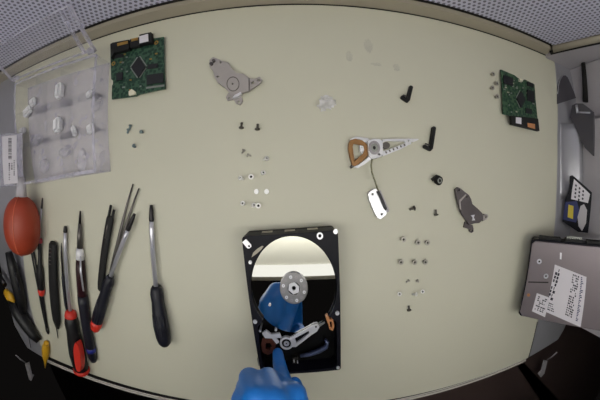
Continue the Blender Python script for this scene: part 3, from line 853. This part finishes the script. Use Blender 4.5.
obj('flange', tube(NB(), [c + V(-4.4, 3.0, -.3), c + V(-3.0, 1.2, 0)], [4.0, 4.0], 16), M['matte'], cp)
q = at(439.8, 180.6, 9)
obj('ring', plate(NB(), ell(q.x, q.y, 2.4, 2.8, 18), 8.6, 9.4, [ell(q.x, q.y, 1.5, 1.8, 14)]), M['pin'], cp)

# ------------------------------------------------------------------ clear plastic scraps
def scrap(label, px, py, w, h, seed, m=M['film'], hgt=3.0, group='clear plastic scraps', name='plastic_scrap', n=17):
    rnd = random.Random(seed)
    bm = NB()
    c = at(px, py, 0)
    wx = (at(px + w / 2, py) - at(px - w / 2, py)).length; wy = (at(px, py + h / 2) - at(px, py - h / 2)).length
    g = {}
    for i in range(n):
        for j in range(n):
            x, y = (i / (n - 1) - .5), (j / (n - 1) - .5)
            if x * x + y * y > .2 + .09 * mnoise.noise(V(x * 5, y * 5, seed * 3.1)): continue
            z = .4 + hgt * (0.5 + 0.5 * mnoise.noise(V(x * 4 + seed, y * 4, seed * 1.7))) * (1 - 2.4 * (x * x + y * y)) 
            g[i, j] = bm.verts.new(V(c.x + x * wx + rnd.uniform(-.02, .02) * wx, c.y + y * wy + rnd.uniform(-.02, .02) * wy, max(.3, z)))
    for i in range(n - 1):
        for j in range(n - 1):
            k = [(i, j), (i + 1, j), (i + 1, j + 1), (i, j + 1)]
            if all(q in g for q in k): bm.faces.new([g[q] for q in k])
    o = obj(name, bm, m)
    return tag(o, label, 'plastic', group)
scrap('clear film scrap with a white glint, leftmost of the faint scraps at the top', 349, 57, 8, 13, 1)
scrap('tall faint clear film scrap, nearest the back edge above the crumpled plastic', 368, 46.5, 10, 17, 2)
scrap('small faint clear film scrap, rightmost of the scraps at the top', 396, 68, 8, 9, 3)
scrap('thin creased clear sliver between the faint scraps at the top', 376, 65, 13, 4, 4, hgt=4)
scrap('crumpled ball of clear plastic, brightest scrap, right of the grey bracket plate', 325.5, 104.5, 23, 20, 5, M['crumple'], 16, n=12)

# ------------------------------------------------------------------ screws: one of each kind, then copies
def make_screw(name, head_r, head_h, shaft_r, shaft_l, m, hollow=True):
    r = thing(name, '-', 'screw', (0, 0, 0))
    bm = NB()
    if hollow:
        plate(bm, ell(0, 0, head_r, head_r, 18), shaft_l, shaft_l + head_h, [ell(0, 0, head_r * .5, head_r * .5, 6)])
    else:
        tube(bm, [V(0, 0, shaft_l), V(0, 0, shaft_l + head_h * .6), V(0, 0, shaft_l + head_h)], [head_r, head_r, head_r * .6], 16)
    obj('head', bm, m, r)
    bm = NB()
    pts, rs = [], []
    k = 7
    for i in range(k):
        pts.append(V(0, 0, shaft_l * i / (k - 1) + .01 * (i == 0))); rs.append(shaft_r * (1.0 if i % 2 else .78))
    tube(bm, pts, rs, 12)
    obj('shaft', bm, m, r)
    if hollow:
        obj('socket', disc(NB(), V(0, 0, 0), head_r * .52, shaft_l, shaft_l + head_h * .4, 6), M['socket'], r)
    return r
used = set()
def put(proto, px, py, label, group, tilt=0.0, yaw=0.0, z=0.0):
    if id(proto) in used:
        r = proto.copy(); COL.objects.link(r)
        for ch in list(proto.children):
            c = ch.copy(); COL.objects.link(c); c.parent = r
    else:
        r = proto; used.add(id(proto))
    r.location = at(px, py, 1.5) * S
    r.location.z = z * S
    r.rotation_euler = (0, tilt, yaw)
    r['label'] = label; r['group'] = group
    return r
ring = make_screw('screw', 2.7, 1.3, 1.5, 3.2, M['screw'])
G = 'small silver screws beside the dark green board'
for px, py, lb in ((492, 74.6, 'small silver screw nearest the back edge, left of the dark green board'),
                   (495.6, 84, 'small silver screw closest to the dark green board, second from the back'),
                   (491.4, 88.4, 'small silver screw left of the dark green board, third from the back'),
                   (496, 97, 'small silver screw lowest of the four left of the dark green board')):
    put(ring, px, py, lb, G, 0, random.uniform(0, 3))
G = 'screws in rows right of the drive'
for px, py, lb in ((402.5, 239, 'silver screw, left one of the upper row of three right of the drive'),
                   (417, 242, 'silver screw, middle one of the upper row of three right of the drive'),
                   (426.3, 242.2, 'silver screw, right one of the upper row of three right of the drive'),
                   (400, 261.6, 'silver screw, left one of the second row of three right of the drive'),
                   (413.6, 261.6, 'silver screw, middle one of the second row of three right of the drive'),
                   (424.3, 261.4, 'silver screw, right one of the second row of three right of the drive')):
    put(ring, px, py, lb, G, 0, random.uniform(0, 3))
lie = make_screw('screw', 2.5, 1.6, 1.2, 4.6, M['screwdark'], False)
TL_ = PI / 2 * .92
def laid(px, py, lb, G, yaw, proto=None):
    r = put(proto or lie, px, py, lb, G, TL_, yaw, 2.3)
    r.location.x -= .0031 * math.cos(yaw); r.location.y -= .0031 * math.sin(yaw)
    return r
G = 'dark screws right of the connector plate'
laid(412, 208.6, 'dark screw lying alone right of the white connector plate', G, .3)
laid(435.4, 212.5, 'dark screw lying alone under the black rubber cap', G, -1.5)
laid(408.6, 308, 'dark screw lying alone, lowest of the screws right of the drive', 'screws in rows right of the drive', -1.4)
tiny = make_screw('screw', 1.7, 1.0, 0.9, 3.0, M['screw'], False)
G = 'screws in rows right of the drive'
put(tiny, 406.3, 282.4, 'tiny silver screw, left of the tiny pair right of the drive', G, 1.3, .8, 1.6)
put(tiny, 418.6, 282, 'tiny silver screw, right of the tiny pair right of the drive', G, 1.3, 2.4, 1.6)
mid = make_screw('screw', 2.2, 1.2, 1.1, 4.0, M['screwbright'], True)
bring = make_screw('screw', 2.5, 1.3, 1.4, 3.0, M['screwbright'], True)
for px, py, yw, lb in ((401, 293.4, 2.8, 'bright tilted screw, left of the lowest row of three right of the drive'),
                       (412.4, 294.4, .4, 'bright tilted screw, middle of the lowest row of three right of the drive'),
                       (423, 292, 2.4, 'bright tilted screw, right of the lowest row of three right of the drive')):
    put(mid, px, py, lb, G, .75, yw, 1.4)
G = 'screws below the grey bracket plate'
laid(241.7, 126, 'dark tapered screw, left of the top pair under the grey bracket plate', G, -1.6)
laid(257.6, 127.4, 'dark long screw, right of the top pair under the grey bracket plate', G, -1.6)
put(tiny, 242, 153, 'tiny screw, left of the uneven row under the dark pair', G, 1.2, .9, 1.6)
put(tiny, 251.2, 156, 'tiny screw, middle of the uneven row under the dark pair', G, 1.3, 2.9, 1.6)
put(mid, 263.3, 160, 'silver screw, right and lowest of the uneven row under the dark pair', G, .9, .3, 1.6)
put(mid, 243.3, 179.6, 'silver screw, left of the row above the two white washers', G, .6, 2.5, 1)
put(bring, 251.2, 177.4, 'silver screw, middle of the row above the two white washers', G, .15, 1, .3)
put(mid, 261.4, 174.4, 'silver screw, right of the row above the two white washers', G, .6, .6, 1)
put(mid, 244.6, 204.6, 'silver screw, left of the lowest row above the drive', G, .4, 2.2, .8)
put(mid, 251.8, 206.4, 'silver screw, middle of the lowest row above the drive', G, .7, .5, 1.2)
put(bring, 258.2, 205.8, 'silver screw, right of the lowest row above the drive', G, .15, .5, .3)
for px, lb in ((256.4, 'bright white washer, the left one of the pair above the drive'), (266.6, 'bright white washer, the right one of the pair above the drive')):
    c = at(px, 191.6, 1)
    o = obj('washer', plate(NB(), ell(c.x, c.y, 2.2, 2.4, 18), 0.1, 1.4), M['brightscrew'], bev=.3)
    tag(o, lb, 'washer', 'white washers')
zinc = make_screw('screw', 2.0, 1.4, 1.3, 3.6, M['teal'], False)
G = 'blue grey screws right of the clear box'
put(zinc, 127.6, 133.4, 'blue grey screw, lower one of the touching pair right of the clear box', G, 1.4, 1.2, 1.9)
put(zinc, 129.6, 129.4, 'blue grey screw, upper one of the touching pair right of the clear box', G, 1.4, 1.2, 1.9)
put(zinc, 142.2, 132.2, 'blue grey screw, rightmost of those beside the clear box', G, .1, 0, .2)
put(zinc, 134.8, 147, 'blue grey screw, lowest of those beside the clear box', G, .3, 1, .6)

# ------------------------------------------------------------------ screwdrivers and tweezers on the left
def lerp(a, b, t): return a + (b - a) * t
def axis(tip, butt, zt, zb):
    A, B = at(*tip, zt), at(*butt, zb)
    return A, B
def seg(bm, A, B, t0, t1, prof, seg_=18, flat=1.0):
    """a turned length of the tool between fractions t0 and t1 of its axis; prof = [(fraction, radius)]"""
    pts = [A.lerp(B, lerp(t0, t1, f)) for f, r in prof]
    return tube(bm, pts, [r for f, r in prof], seg_, flat)
def frac(px, tip, butt):
    d = (butt[0] - tip[0], butt[1] - tip[1])
    return ((px[0] - tip[0]) * d[0] + (px[1] - tip[1]) * d[1]) / (d[0] ** 2 + d[1] ** 2)
GT = 'hand tools in a row on the left of the bench'
def driver(label, tip, neck, butt, w_sh, w_h, mh, zt, zb, tipfrac=.18, collar=None, capm=None, patch=None, handle=None, tipm=None):
    A, B = axis(tip, butt, zt, zb)
    tn = frac(neck, tip, butt)
    mx_, my_ = lerp(neck[0], butt[0], .5), lerp(neck[1], butt[1], .5)
    rh = rad(mx_, my_, w_h, zb)
    rs = rad(lerp(tip[0], neck[0], .6), lerp(tip[1], neck[1], .6), w_sh, zb * .6)
    t = thing('screwdriver', label, 'screwdriver', (B.x, B.y, 0), GT)
    obj('tip', seg(NB(), A, B, 0, tn * tipfrac, [(0, rs * .55), (.25, rs * .8), (.9, rs * 1.05), (1, rs * .9)], 10), tipm or M['gun'], t)
    obj('shank', seg(NB(), A, B, tn * tipfrac, tn + .02, [(0, rs * .85), (.1, rs), (1, rs)], 12), M['chrome'], t)
    if collar:
        obj('collar', seg(NB(), A, B, tn - .015, tn + .03, [(0, rs * 1.3), (.2, rh * .6), (.8, rh * .75), (1, rh * .7)]), collar, t)
    prof = handle or [(0, .5), (.04, .72), (.12, .86), (.25, .8), (.4, .92), (.65, 1), (.85, .97), (.95, .82), (1, .5)]
    ho = obj('handle', seg(NB(), A, B, tn + .01, 1.0, [(f, r * rh) for f, r in prof], 20), mh, t)
    # flutes on the handle
    bm = NB()
    d = (B - A).normalized(); s = d.cross(V(0, 0, 1)).normalized(); up_ = s.cross(d).normalized()
    for k in range(7):
        an = PI * (k + .5) / 7
        o_ = (s * math.cos(an) + up_ * math.sin(an)) * rh * .95
        tube(bm, [A.lerp(B, lerp(tn, 1, .45)) + o_ * .98, A.lerp(B, lerp(tn, 1, .65)) + o_ * 1.03, A.lerp(B, lerp(tn, 1, .84)) + o_ * .98], [.4, rh * .1, .4], 8)
    obj('grip_ribs', bm, mh, ho)
    if capm:
        c0, c1, cr = capm[1:]
        obj('end_cap', seg(NB(), A, B, lerp(tn, 1, c0), lerp(tn, 1, c1), [(0, rh * cr), (.4, rh * cr * 1.02), (.8, rh * cr * .8), (1, rh * .35)], 20), capm[0], t)
    if patch:
        q = patch[1]
        zp = zb + rh * .72
        bm = NB()
        p = [at(*x, zp) for x in q]
        c = sum(p, V(0, 0, 0)) / len(p)
        pts = smooth_loop([(x.x, x.y) for x in p], 2)
        plate(bm, pts, zb + rh * .3, zb + rh * 1.04)
        obj('grip_inlay', bm, patch[0], t, bev=.8)
    return t
# far left: precision screwdriver with a red collar
driver('slim precision screwdriver with a dull red collar, nearest the orange bulb', (42.4, 198), (41.5, 237), (41.8, 296), 2.0, 8.0, M['black'], 3, 6, .25, M['pink'], (M['red'], .86, 1.0, .98),
       handle=[(0, .45), (.1, .5), (.4, .52), (.47, .9), (.6, 1), (.85, 1), (.95, .85), (1, .5)])
# red-ended screwdriver with a long bright shank
driver('black screwdriver with a long bright shank and a red oval inlay, nearest the front edge', (65.3, 226), (70.3, 304), (82.5, 373.5), 4.0, 17.5, M['black'], 4, 11, .07, M['red'], (M['red'], .9, 1.0, 1.04),
       (M['red'], [(76.6, 341), (79, 341.5), (81.4, 350), (83, 362), (82, 371), (78, 370), (76, 360), (74.8, 348)]))
# thick shafted pen-like driver with white collar
A, B = axis((80.3, 211), (93.5, 361), 5, 7)
t = thing('screwdriver', 'pen shaped dark maroon and black screwdriver with a white collar and pocket clip', 'screwdriver', (B.x, B.y, 0), GT)
R1 = rad(90, 310, 11.5, 7)
obj('tip', seg(NB(), A, B, 0, .07, [(0, .8), (.4, 1.5), (1, 2)], 10), M['gun'], t)
obj('shank', seg(NB(), A, B, .07, .21, [(0, 2.2), (.5, 3.3), (1, 3.8)], 14), M['tweez'], t)
obj('collar', seg(NB(), A, B, .21, .275, [(0, 4.0), (.3, 5.2), (1, 5.8)], 18), M['white'], t)
obj('barrel', seg(NB(), A, B, .275, .56, [(0, R1 * .72), (.2, R1 * .85), (1, R1 * .95)], 20), M['darkred'], t)
hb = obj('handle', seg(NB(), A, B, .5, 1, [(0, R1 * .98), (.1, R1), (.75, R1 * .98), (.93, R1 * .9), (1, R1 * .6)], 20), M['navy'], t)
obj('blue_ring', seg(NB(), A, B, .88, .915, [(0, R1 * .96), (.2, R1 * 1.03), (.8, R1 * 1.03), (1, R1 * .95)], 20), M['blue'], t)
p0, p1_, p2_ = at(80.5, 256, 12), at(80.8, 272, 15), at(83.5, 291, 15)
obj('pocket_clip', tube(NB(), [p0, p1_, p2_], [1.3, 1.5, 1.4], 8, .7), M['chrome'], t)
# right-hand screwdriver with a red butt, lying over the tweezers
driver('black screwdriver with a red butt, leaning across the long thin tweezers', (134.6, 214), (114.2, 267), (95, 329.5), 4.6, 12.5, M['navy'], 7, 11, .25, None, (M['red'], .82, 1.03, .98))
# lone screwdriver
driver('black screwdriver lying alone, rightmost of the tools', (151.2, 205), (157.2, 279), (165, 345.5), 5.0, 16.0, M['navy'], 4, 10.5, .2, None, (M['darkred'], .96, 1.01, .62))

def tweezers(label, tipA, tipB, bend, end, w_end, m, z0, group=GT, name='tweezers', rt=.8, w_mid=1.6, flat=.6):
    """two springy arms that meet at the closed end"""
    t = thing(name, label, 'tweezers', tuple(at(*end, 0)), group)
    E_ = at(*end, z0)
    for tip, s in ((tipA, -1), (tipB, 1)):
        T_ = at(*tip, z0 - .5 + (.6 if s > 0 else 0))
        mid_ = at(bend[0] + s * w_end * .28, bend[1], z0)
        obj('arm', tube(NB(), [T_, T_.lerp(mid_, .4), mid_, mid_.lerp(E_, .75), E_], [rt, w_mid * .9, w_mid * 1.5, w_mid * 1.5, w_mid * 1.1], 10, flat), m, t)
    ra_ = rad(*end, w_end, z0)
    mm_ = at(*bend, z0)
    d = (E_ - mm_).normalized()
    obj('joined_end', tube(NB(), [E_ - d * 12, E_ - d * 4, E_ + d * .5], [ra_ * .8, ra_ * .9, ra_ * .5], 12, .55), m, t)
    return t
tweezers('long thin grey tweezers under the red butted screwdriver, tips towards the back', (133, 184), (138.8, 188.5), (118.4, 246), (110.5, 273), 4.5, M['tweez'], 2.6)
tweezers('black slim tweezers with silver flecked arms, beside the precision screwdriver', (30.6, 247), (33, 248.5), (40.5, 290), (48, 333.5), 5.5, M['black'], 3, rt=2.2, w_mid=1.7, flat=.7)

# black plastic spudger-like case with two prongs
A, B = axis((112.6, 207), (100.2, 291), 6, 6)
t = thing('tool_case', 'matte black flat case with two short prongs, left of the long thin tweezers', 'tool case', (B.x, B.y, 0), GT)
r_ = rad(107, 245, 9, 6)
obj('body', seg(NB(), A, B, .1, 1, [(0, r_ * .8), (.04, r_), (.9, r_ * .9), (.98, r_ * .75), (1, r_ * .4)], 16, .6), M['matte'], t, bev=.4)
s = (B - A).normalized().cross(V(0, 0, 1)).normalized()
for k, l in ((-1, 0.02), (1, -.01)):
    obj('prong', tube(NB(), [A.lerp(B, .13) + s * k * r_ * .5, A.lerp(B, l) + s * k * r_ * .55], [r_ * .36, r_ * .3], 10, .8), M['matte'], t)
obj('bright_slot', tube(NB(), [A.lerp(B, .12) + V(0, 0, r_ * .45), A.lerp(B, .34) + V(0, 0, r_ * .6)], [.9, .9], 8, .6), M['tweez'], t)

# black flat utility handle
A, B = axis((53.2, 242), (57.5, 328), 6, 6)
t = thing('utility_knife', 'thick black flat handled knife between the flecked tweezers and the bright shank', 'knife', (B.x, B.y, 0), GT)
r_ = rad(55, 285, 12, 6)
kb = obj('handle', seg(NB(), A, B, 0, 1, [(0, r_ * .55), (.03, r_ * .85), (.2, r_ * .95), (.7, r_), (.9, r_ * .85), (1, r_ * .4)], 16, .65), M['matte'], t)
obj('blade', tube(NB(), [at(55.2, 318, 4), at(58, 338, 3)], [1.8, .8], 8, .6), M['gun'], t)
bm = NB()
for k in range(5):
    c = A.lerp(B, .06 + k * .04) + V(0, 0, r_ * .58)
    tube(bm, [c - V(2, 0, 0), c + V(2, 0, 0)], [.7, .7], 6)
obj('grip_ridges', bm, M['tweez'], kb)
# thin scriber between knife and bright shank
A, B = axis((61.2, 243), (67.2, 312), 3, 3)
t = thing('scriber', 'thin dark steel scriber between the black knife and the bright shank', 'scriber', (B.x, B.y, 0), GT)
obj('needle', seg(NB(), A, B, 0, .45, [(0, .5), (.3, 1.3), (1, 1.6)], 10), M['gun'], t)
obj('body', seg(NB(), A, B, .42, 1, [(0, 1.6), (.1, 2.6), (.8, 2.8), (1, 1.4)], 12), M['navy'], t)

# orange rubber air bulb
cB = at(21, 226, 30)
t = thing('air_bulb', 'orange rubber air blower bulb at the left edge of the bench', 'air blower', (cB.x, cB.y, 0))
a = V(0.12, 1, 0).normalized()
prof = [(-38, 1), (-37, 8), (-33.5, 15.5), (-26, 21.5), (-13, 26), (2, 27), (16, 25.3), (27, 21.2), (34, 15.5), (38.5, 8), (40, 1)]
cB = V(cB.x - 2, cB.y - 1, 27.2)
bo = obj('bulb', tube(NB(), [cB + a * p for p, r in prof], [r for p, r in prof], 32), M['orange'], t)
bo.modifiers.new('sub', 'SUBSURF').levels = 1; bo.modifiers['sub'].render_levels = 2
bm = NB()
sv = a.cross(V(0, 0, 1)).normalized()
sd = (sv * .52 + V(0, 0, .85)).normalized()
tube(bm, [cB + a * p + sd * (r * .985) for p, r in prof[1:-1]], [.7] * (len(prof) - 2), 8)
obj('mould_seam', bm, M['orangeline'], t)
obj('nozzle', tube(NB(), [cB + a * 38, cB + a * 50, cB + a * 62 + V(-2, 0, -2)], [8, 7, 5], 16), M['greywall'], t, label='grey nozzle')

# pliers at the lower left corner
t = thing('pliers', 'black handled pliers with a yellow joint, at the lower left corner', 'pliers', tuple(at(16, 305, 0)))
def hpath(px, z): return [at(x, y, zz) for (x, y), zz in zip(px, z)]
h1 = hpath([(8.5, 252), (13, 268), (17.5, 285), (21, 300), (23.5, 312)], [16, 14, 12, 11, 10])
obj('handle', tube(NB(), h1, [6, 9, 10.5, 9.5, 6], 14), M['black'], t)
h2 = hpath([(12, 300), (18, 312), (26, 324), (33, 334), (39, 341)], [12, 14, 12, 10, 8])
obj('handle', tube(NB(), h2, [9, 12, 12, 10, 6], 14), M['black'], t)
obj('joint', tube(NB(), hpath([(6, 292), (10, 297), (14, 304)], [14, 14, 14]), [8, 10, 7], 14, .7), M['yellow'], t)
obj('jaw', tube(NB(), hpath([(5, 285), (1, 278), (-3, 270)], [14, 12, 10]), [6, 5, 3], 12, .7), M['gun'], t)
obj('grip_stripe', tube(NB(), hpath([(15.5, 273), (19.5, 290)], [21, 20]), [1.4, 1.4], 8), M['navy'], t)
# black cable-like pouch edge between pliers
t = thing('side_cutters', 'small black side cutters lying on the left steel wing behind the pliers', 'cutters', tuple(at(18, 295, 0)))
obj('handle', tube(NB(), hpath([(18, 288), (20.5, 296), (22.5, 304)], [6, 6, 6]), [3.4, 4.2, 3], 10), M['matte'], t)
obj('handle', tube(NB(), hpath([(14.5, 291), (18.5, 300), (22, 306)], [6, 6, 6]), [3.2, 4, 2.6], 10), M['matte'], t)
obj('jaw', tube(NB(), hpath([(18.5, 289.5), (16.5, 283), (15.6, 278)], [6, 5, 4]), [3.6, 2.8, 1], 10, .7), M['gun'], t)
# yellow cone over the front edge
t = thing('nozzle_cone', 'small yellow plastic cone hanging over the front edge, left end', 'cone', tuple(at(46, 352, 0)))
A, B = at(46.2, 343, 7), at(45.2, 368, 5)
obj('cone', tube(NB(), [A, A.lerp(B, .12), A.lerp(B, .3), A.lerp(B, .5), A.lerp(B, .72), B], [3, 6.4, 7.4, 6, 2.8, .9], 18), M['yellow'], t)
obj('rim', tube(NB(), [A.lerp(B, -.02), A.lerp(B, .06)], [4.2, 4.6], 16), M['yellow'], t)

# ------------------------------------------------------------------ clear compartment box with its lid open
t = thing('compartment_box', 'open clear plastic compartment box holding small white parts, at top left', 'box', tuple(at(62, 120, 0)))
ZR = 30.0
ZR = 25.0
FRc, BRc = at(111, 171.5, 0), at(110, 63.5, 0)
BLc_, FLc = at(15.6, 84, ZR), at(21.5, 184, ZR)
for q in (FRc, BRc, BLc_, FLc): q.z = ZR
def quadwall(p, q, th, z0, z1):
    p, q = Vector(p), Vector(q)
    d = (q - p); L = d.length; ang = math.atan2(d.y, d.x)
    return (V((p.x + q.x) / 2, (p.y + q.y) / 2, (z0 + z1) / 2), (L, th, z1 - z0), ang)
obj('floor_panel', plate(NB(), [tuple(p.xy) for p in (FLc, FRc, BRc, BLc_)], 0.4, 1.6), M['boxfloor'], t)
for nm, p, q in (('side_panel', FLc, FRc), ('side_panel', FRc, BRc), ('side_panel', BRc, BLc_), ('side_panel', BLc_, FLc)):
    c, s_, an = quadwall(p, q, 1.4, 1.6, ZR)
    obj(nm, box(NB(), c, s_, an), M['box'], t)
    bm = NB(); c, s_, an = quadwall(p, q, 3.4, ZR, ZR + 1.6)
    obj('rim_strip', box(bm, c, s_, an, bev=.5), M['rib'], t)
def inbox(u_, v_):               # u to the right, v to the back
    f = FLc.lerp(FRc, u_); b_ = BLc_.lerp(BRc, u_)
    return f.lerp(b_, v_)
for u_ in (.3, .62):
    c, s_, an = quadwall(inbox(u_, .02), inbox(u_, .98), 1.2, 1.6, ZR - 3)
    obj('divider', box(NB(), c, s_, an), M['box'], t)
for v_ in (.36, .67):
    c, s_, an = quadwall(inbox(.02, v_), inbox(.98, v_), 1.6, 1.6, ZR - 2)
    obj('divider', box(NB(), c, s_, an), M['box'], t)
# lid leaning back over the ledge onto the perforated sheet
L0, L1 = BLc_ + V(-2, 6, 3), BRc + V(1, 6, 3)
far_r = at_y(71.5, 3, BACK - 4); far_l = far_r + (L0 - L1)
far_l.y = BACK - 4
far_l.z = far_r.z
lid_n = (L1 - L0).cross(far_r - L1).normalized()
if lid_n.z < 0: lid_n = -lid_n
def lidq(a_, b_, o0, o1, bm=None):
    """strip on the lid plane between (u,v) corners, offset along its normal"""
    bm = bm or NB()
    P = []
    for (uu, vv) in ((a_[0], a_[1]), (b_[0], a_[1]), (b_[0], b_[1]), (a_[0], b_[1])):
        P.append((L0.lerp(L1, uu)).lerp(far_l.lerp(far_r, uu), vv))
    lo = [bm.verts.new(p + lid_n * o0) for p in P]; hi = [bm.verts.new(p + lid_n * o1) for p in P]
    bm.faces.new(lo[::-1]); bm.faces.new(hi)
    for i in range(4): bm.faces.new((lo[i], lo[(i + 1) % 4], hi[(i + 1) % 4], hi[i]))
    return bm
lid = obj('lid', lidq((0, 0), (1, 1), 0, 1.2), M['box'], t)
bm = NB()
for a_, b_ in (((0, 0), (.012, 1)), ((.985, 0), (1, 1)), ((0, 0), (1, .03)), ((0, .97), (1, 1)), ((.9, .02), (.915, .98))):
    lidq(a_, b_, 1.2, 5, bm)
obj('lid_rim', bm, M['rib'], lid)
for u_ in (.02, .93):
    bm = lidq((u_, -.05), (u_ + .05, .06), -3, 4)
    obj('hinge', bm, M['rib'], t)
# white paper label on the left side
c1_, c2_ = at(6.5, 135, ZR + 4), at(14.5, 183, ZR + 4)
lp = [at(2, 136.5, ZR + 2.4), at(16.4, 135, ZR + 2.4), at(17.6, 183, ZR + 2.4), at(4, 184.5, ZR + 2.4)]
obj('label_ledge', plate(NB(), [(p.x, p.y) for p in (at(0, 134, ZR), at(23, 133.5, ZR), at(24, 185.2, ZR), at(1, 187, ZR))], ZR, ZR + 1.6), M['rib'], t)
pl_ = obj('paper_label', plate(NB(), [(p.x, p.y) for p in lp], ZR + 1.7, ZR + 2.2), M['label'], t)
bm = NB()
rnd = random.Random(11)
def bars(x0, x1, y0, y1, n):
    for i in range(n):
        ya = lerp(y0, y1, i / n); yb = lerp(y0, y1, (i + .3 + .5 * rnd.random()) / n)
        q = [at(x, y, ZR + 2.5) for x, y in ((x0, ya), (x1, ya), (x1, yb), (x0, yb))]
        plate(bm, [(p.x, p.y) for p in q], ZR + 2.2, ZR + 2.4)
bars(8.2, 11.5, 138, 160, 16); bars(8.6, 9.8, 163, 181, 10); bars(11, 12.4, 163, 170, 4); bars(13.6, 14.4, 160, 176, 9)
obj('printed_bars', bm, M['ink'], pl_)
# small parts in the compartments
def bagpart(name, label, px, py, wpx, hpx, m, ang=0.0, tall=8, z=2.0, rest=None):
    c = at(px, py, z + tall / 2)
    rx = (at(px + wpx / 2, py, z) - at(px - wpx / 2, py, z)).length / 2
    ry = (at(px, py + hpx / 2, z) - at(px, py - hpx / 2, z)).length / 2
    bm = NB()
    box(bm, (0, 0, 0), (2 * rx, 2 * ry, tall), 0, bev=min(rx, ry, tall / 2) * .55)
    Rm = Matrix.Rotation(ang, 4, 'Z')
    for v_ in bm.verts: v_.co = Rm @ v_.co + V(c.x, c.y, z + tall / 2)
    o = obj(name, bm, m)
    return tag(o, label, 'plastic part', 'small white parts in the clear box')
bagpart('white_plug', 'tall white plastic plug in the back row of the clear box', 59.5, 91, 5, 14, M['white'], .1, 12)
bagpart('white_plug', 'tall white plastic plug in the middle row of the clear box', 57.8, 125, 5.5, 14, M['white'], .1, 12)
bagpart('white_block', 'upper white block in the left back corner of the clear box', 33, 102, 4, 7, M['white'], .2, 9)
bagpart('white_block', 'lower white block in the left back corner of the clear box', 27.5, 111.5, 6, 8, M['white'], .4, 9)
bagpart('white_block', 'faint white block at the left side of the middle row of the clear box', 22.5, 131, 4.5, 6, M['white'], .1, 8)
bagpart('clip', 'white slanted clip in the middle row right of the tall plug', 74, 131, 3.2, 11, M['white'], .5, 6)
bagpart('clip', 'twin white clip nearest the right side of the middle row', 90.5, 128.5, 6, 9, M['white'], .4, 6)
bagpart('clip', 'small pale clip at the right of the back row in the clear box', 89.5, 94, 5, 6, M['white'], .6, 6)
for k, (px, py, w_, h_) in enumerate(((83, 160, 9, 22), (45, 166, 10, 14), (66, 152, 12, 10), (97, 104, 9, 16), (38, 140, 9, 12))):
    lb = ['crumpled clear packet in the front row of the clear box, right part', 'clear packet in the front row of the clear box, left part', 'clear packet just below the tall plug of the clear box',
          'clear packet by the right side panel of the clear box', 'clear packet in the middle row at the left of the clear box'][k]
    c = at(px, py, 4)
    bm = NB()
    ball(bm, (c.x, c.y, 6), 4, 14, (1, 1, 1))
    rx = (at(px + w_ / 2, py, 4) - at(px - w_ / 2, py, 4)).length / 2; ry = (at(px, py + h_ / 2, 4) - at(px, py - h_ / 2, 4)).length / 2
    for v_ in bm.verts:
        d_ = v_.co - V(c.x, c.y, 6)
        nz = 1 + .35 * mnoise.noise(d_ * .5 + V(k * 3, 0, 0))
        v_.co = V(c.x + d_.x / 4 * rx * nz, c.y + d_.y / 4 * ry * nz, 5.8 + d_.z * nz * .9)
        v_.co.z = max(1.8, v_.co.z)
    bmesh.ops.delete(bm, geom=[v_ for v_ in bm.verts if v_.co.z < 4.2], context='VERTS')
    o = obj('clear_packet', bm, M['packet'])
    tag(o, lb, 'packet', 'clear packets in the clear box')

# ------------------------------------------------------------------ gloved left hand reaching in from the front
bm = NB()
def chain(pts, rs):
    for i in range(len(pts) - 1):
        capsule(bm, pts[i], pts[i + 1], rs[i], rs[i + 1])
T = at(277.6, 352.5, 30)
index = [V(-4.5, -137, 103), at(284.5, 387, 78), at(280.6, 371, 52), V(T.x, T.y, T.z)]
chain(index, [10, 8.2, 6.8, 5.4])
middle = [V(-16.5, -132, 112), V(-22.5, -137, 86), V(-21.5, -154, 72), V(-18.5, -163, 82)]
chain(middle, [10.6, 8.8, 8.2, 7.2])
ringf = [V(-26.5, -132, 110), V(-36.5, -139, 84), V(-31.5, -157, 72), V(-27.5, -165, 84)]
chain(ringf, [10.2, 8.5, 8, 7])
pinky = [V(-36.5, -142, 101), V(-41.5, -152, 80), V(-39.5, -165, 72), V(-35, -171, 82)]
chain(pinky, [9, 7.6, 7, 6.2])
thumb = [V(-2, -200, 118), V(3, -188, 94), V(0, -178, 70), V(-4, -171, 56)]
chain(thumb, [13, 9.5, 7.6, 6.2])
W_ = V(-21.5, -211, 134)
chain([V(-5.5, -143, 106), V(-9.5, -186, 126)], [12, 17]); chain([V(-16.5, -139, 112), V(-18.5, -191, 128)], [12.5, 18])
chain([V(-26.5, -139, 110), V(-26.5, -191, 126)], [12, 17]); chain([V(-36.5, -148, 102), V(-33.5, -191, 122)], [11, 15])
chain([V(-5.5, -143, 106), V(-16.5, -139, 112), V(-26.5, -138, 110), V(-36.5, -146, 102)], [12, 13.5, 13.5, 11.5])
chain([V(-19.5, -196, 128), W_, V(-31.5, -271, 152)], [22, 24, 28])
hand = obj('person', bm, M['glove'], base=(-20, -220, 20))
tag(hand, 'person in a blue glove, left index finger pressing the opened drive\'s actuator', 'person')
rm = hand.modifiers.new('remesh', 'REMESH'); rm.mode = 'VOXEL'; rm.voxel_size = 0.0016; rm.use_smooth_shade = True
sm = hand.modifiers.new('smooth', 'SMOOTH'); sm.iterations = 14; sm.factor = .5
bm = NB()
tube(bm, [V(-26, -250, 139), V(-27, -254, 141), V(-31, -300, 156), V(-40, -380, 186), V(-52, -480, 222)], [30.5, 33.5, 35, 41, 47], 28)
sl = obj('sleeve', bm, M['sleeve'], hand)
bm = NB()
tube(bm, [V(-26, -246, 138), V(-26.5, -251, 139.5), V(-27, -256, 141)], [32, 34.5, 33], 28)
obj('cuff', bm, M['glove'], hand)

# tidy the bookkeeping used while building
for o in bpy.data.objects:
    if '_org' in o: del o['_org']
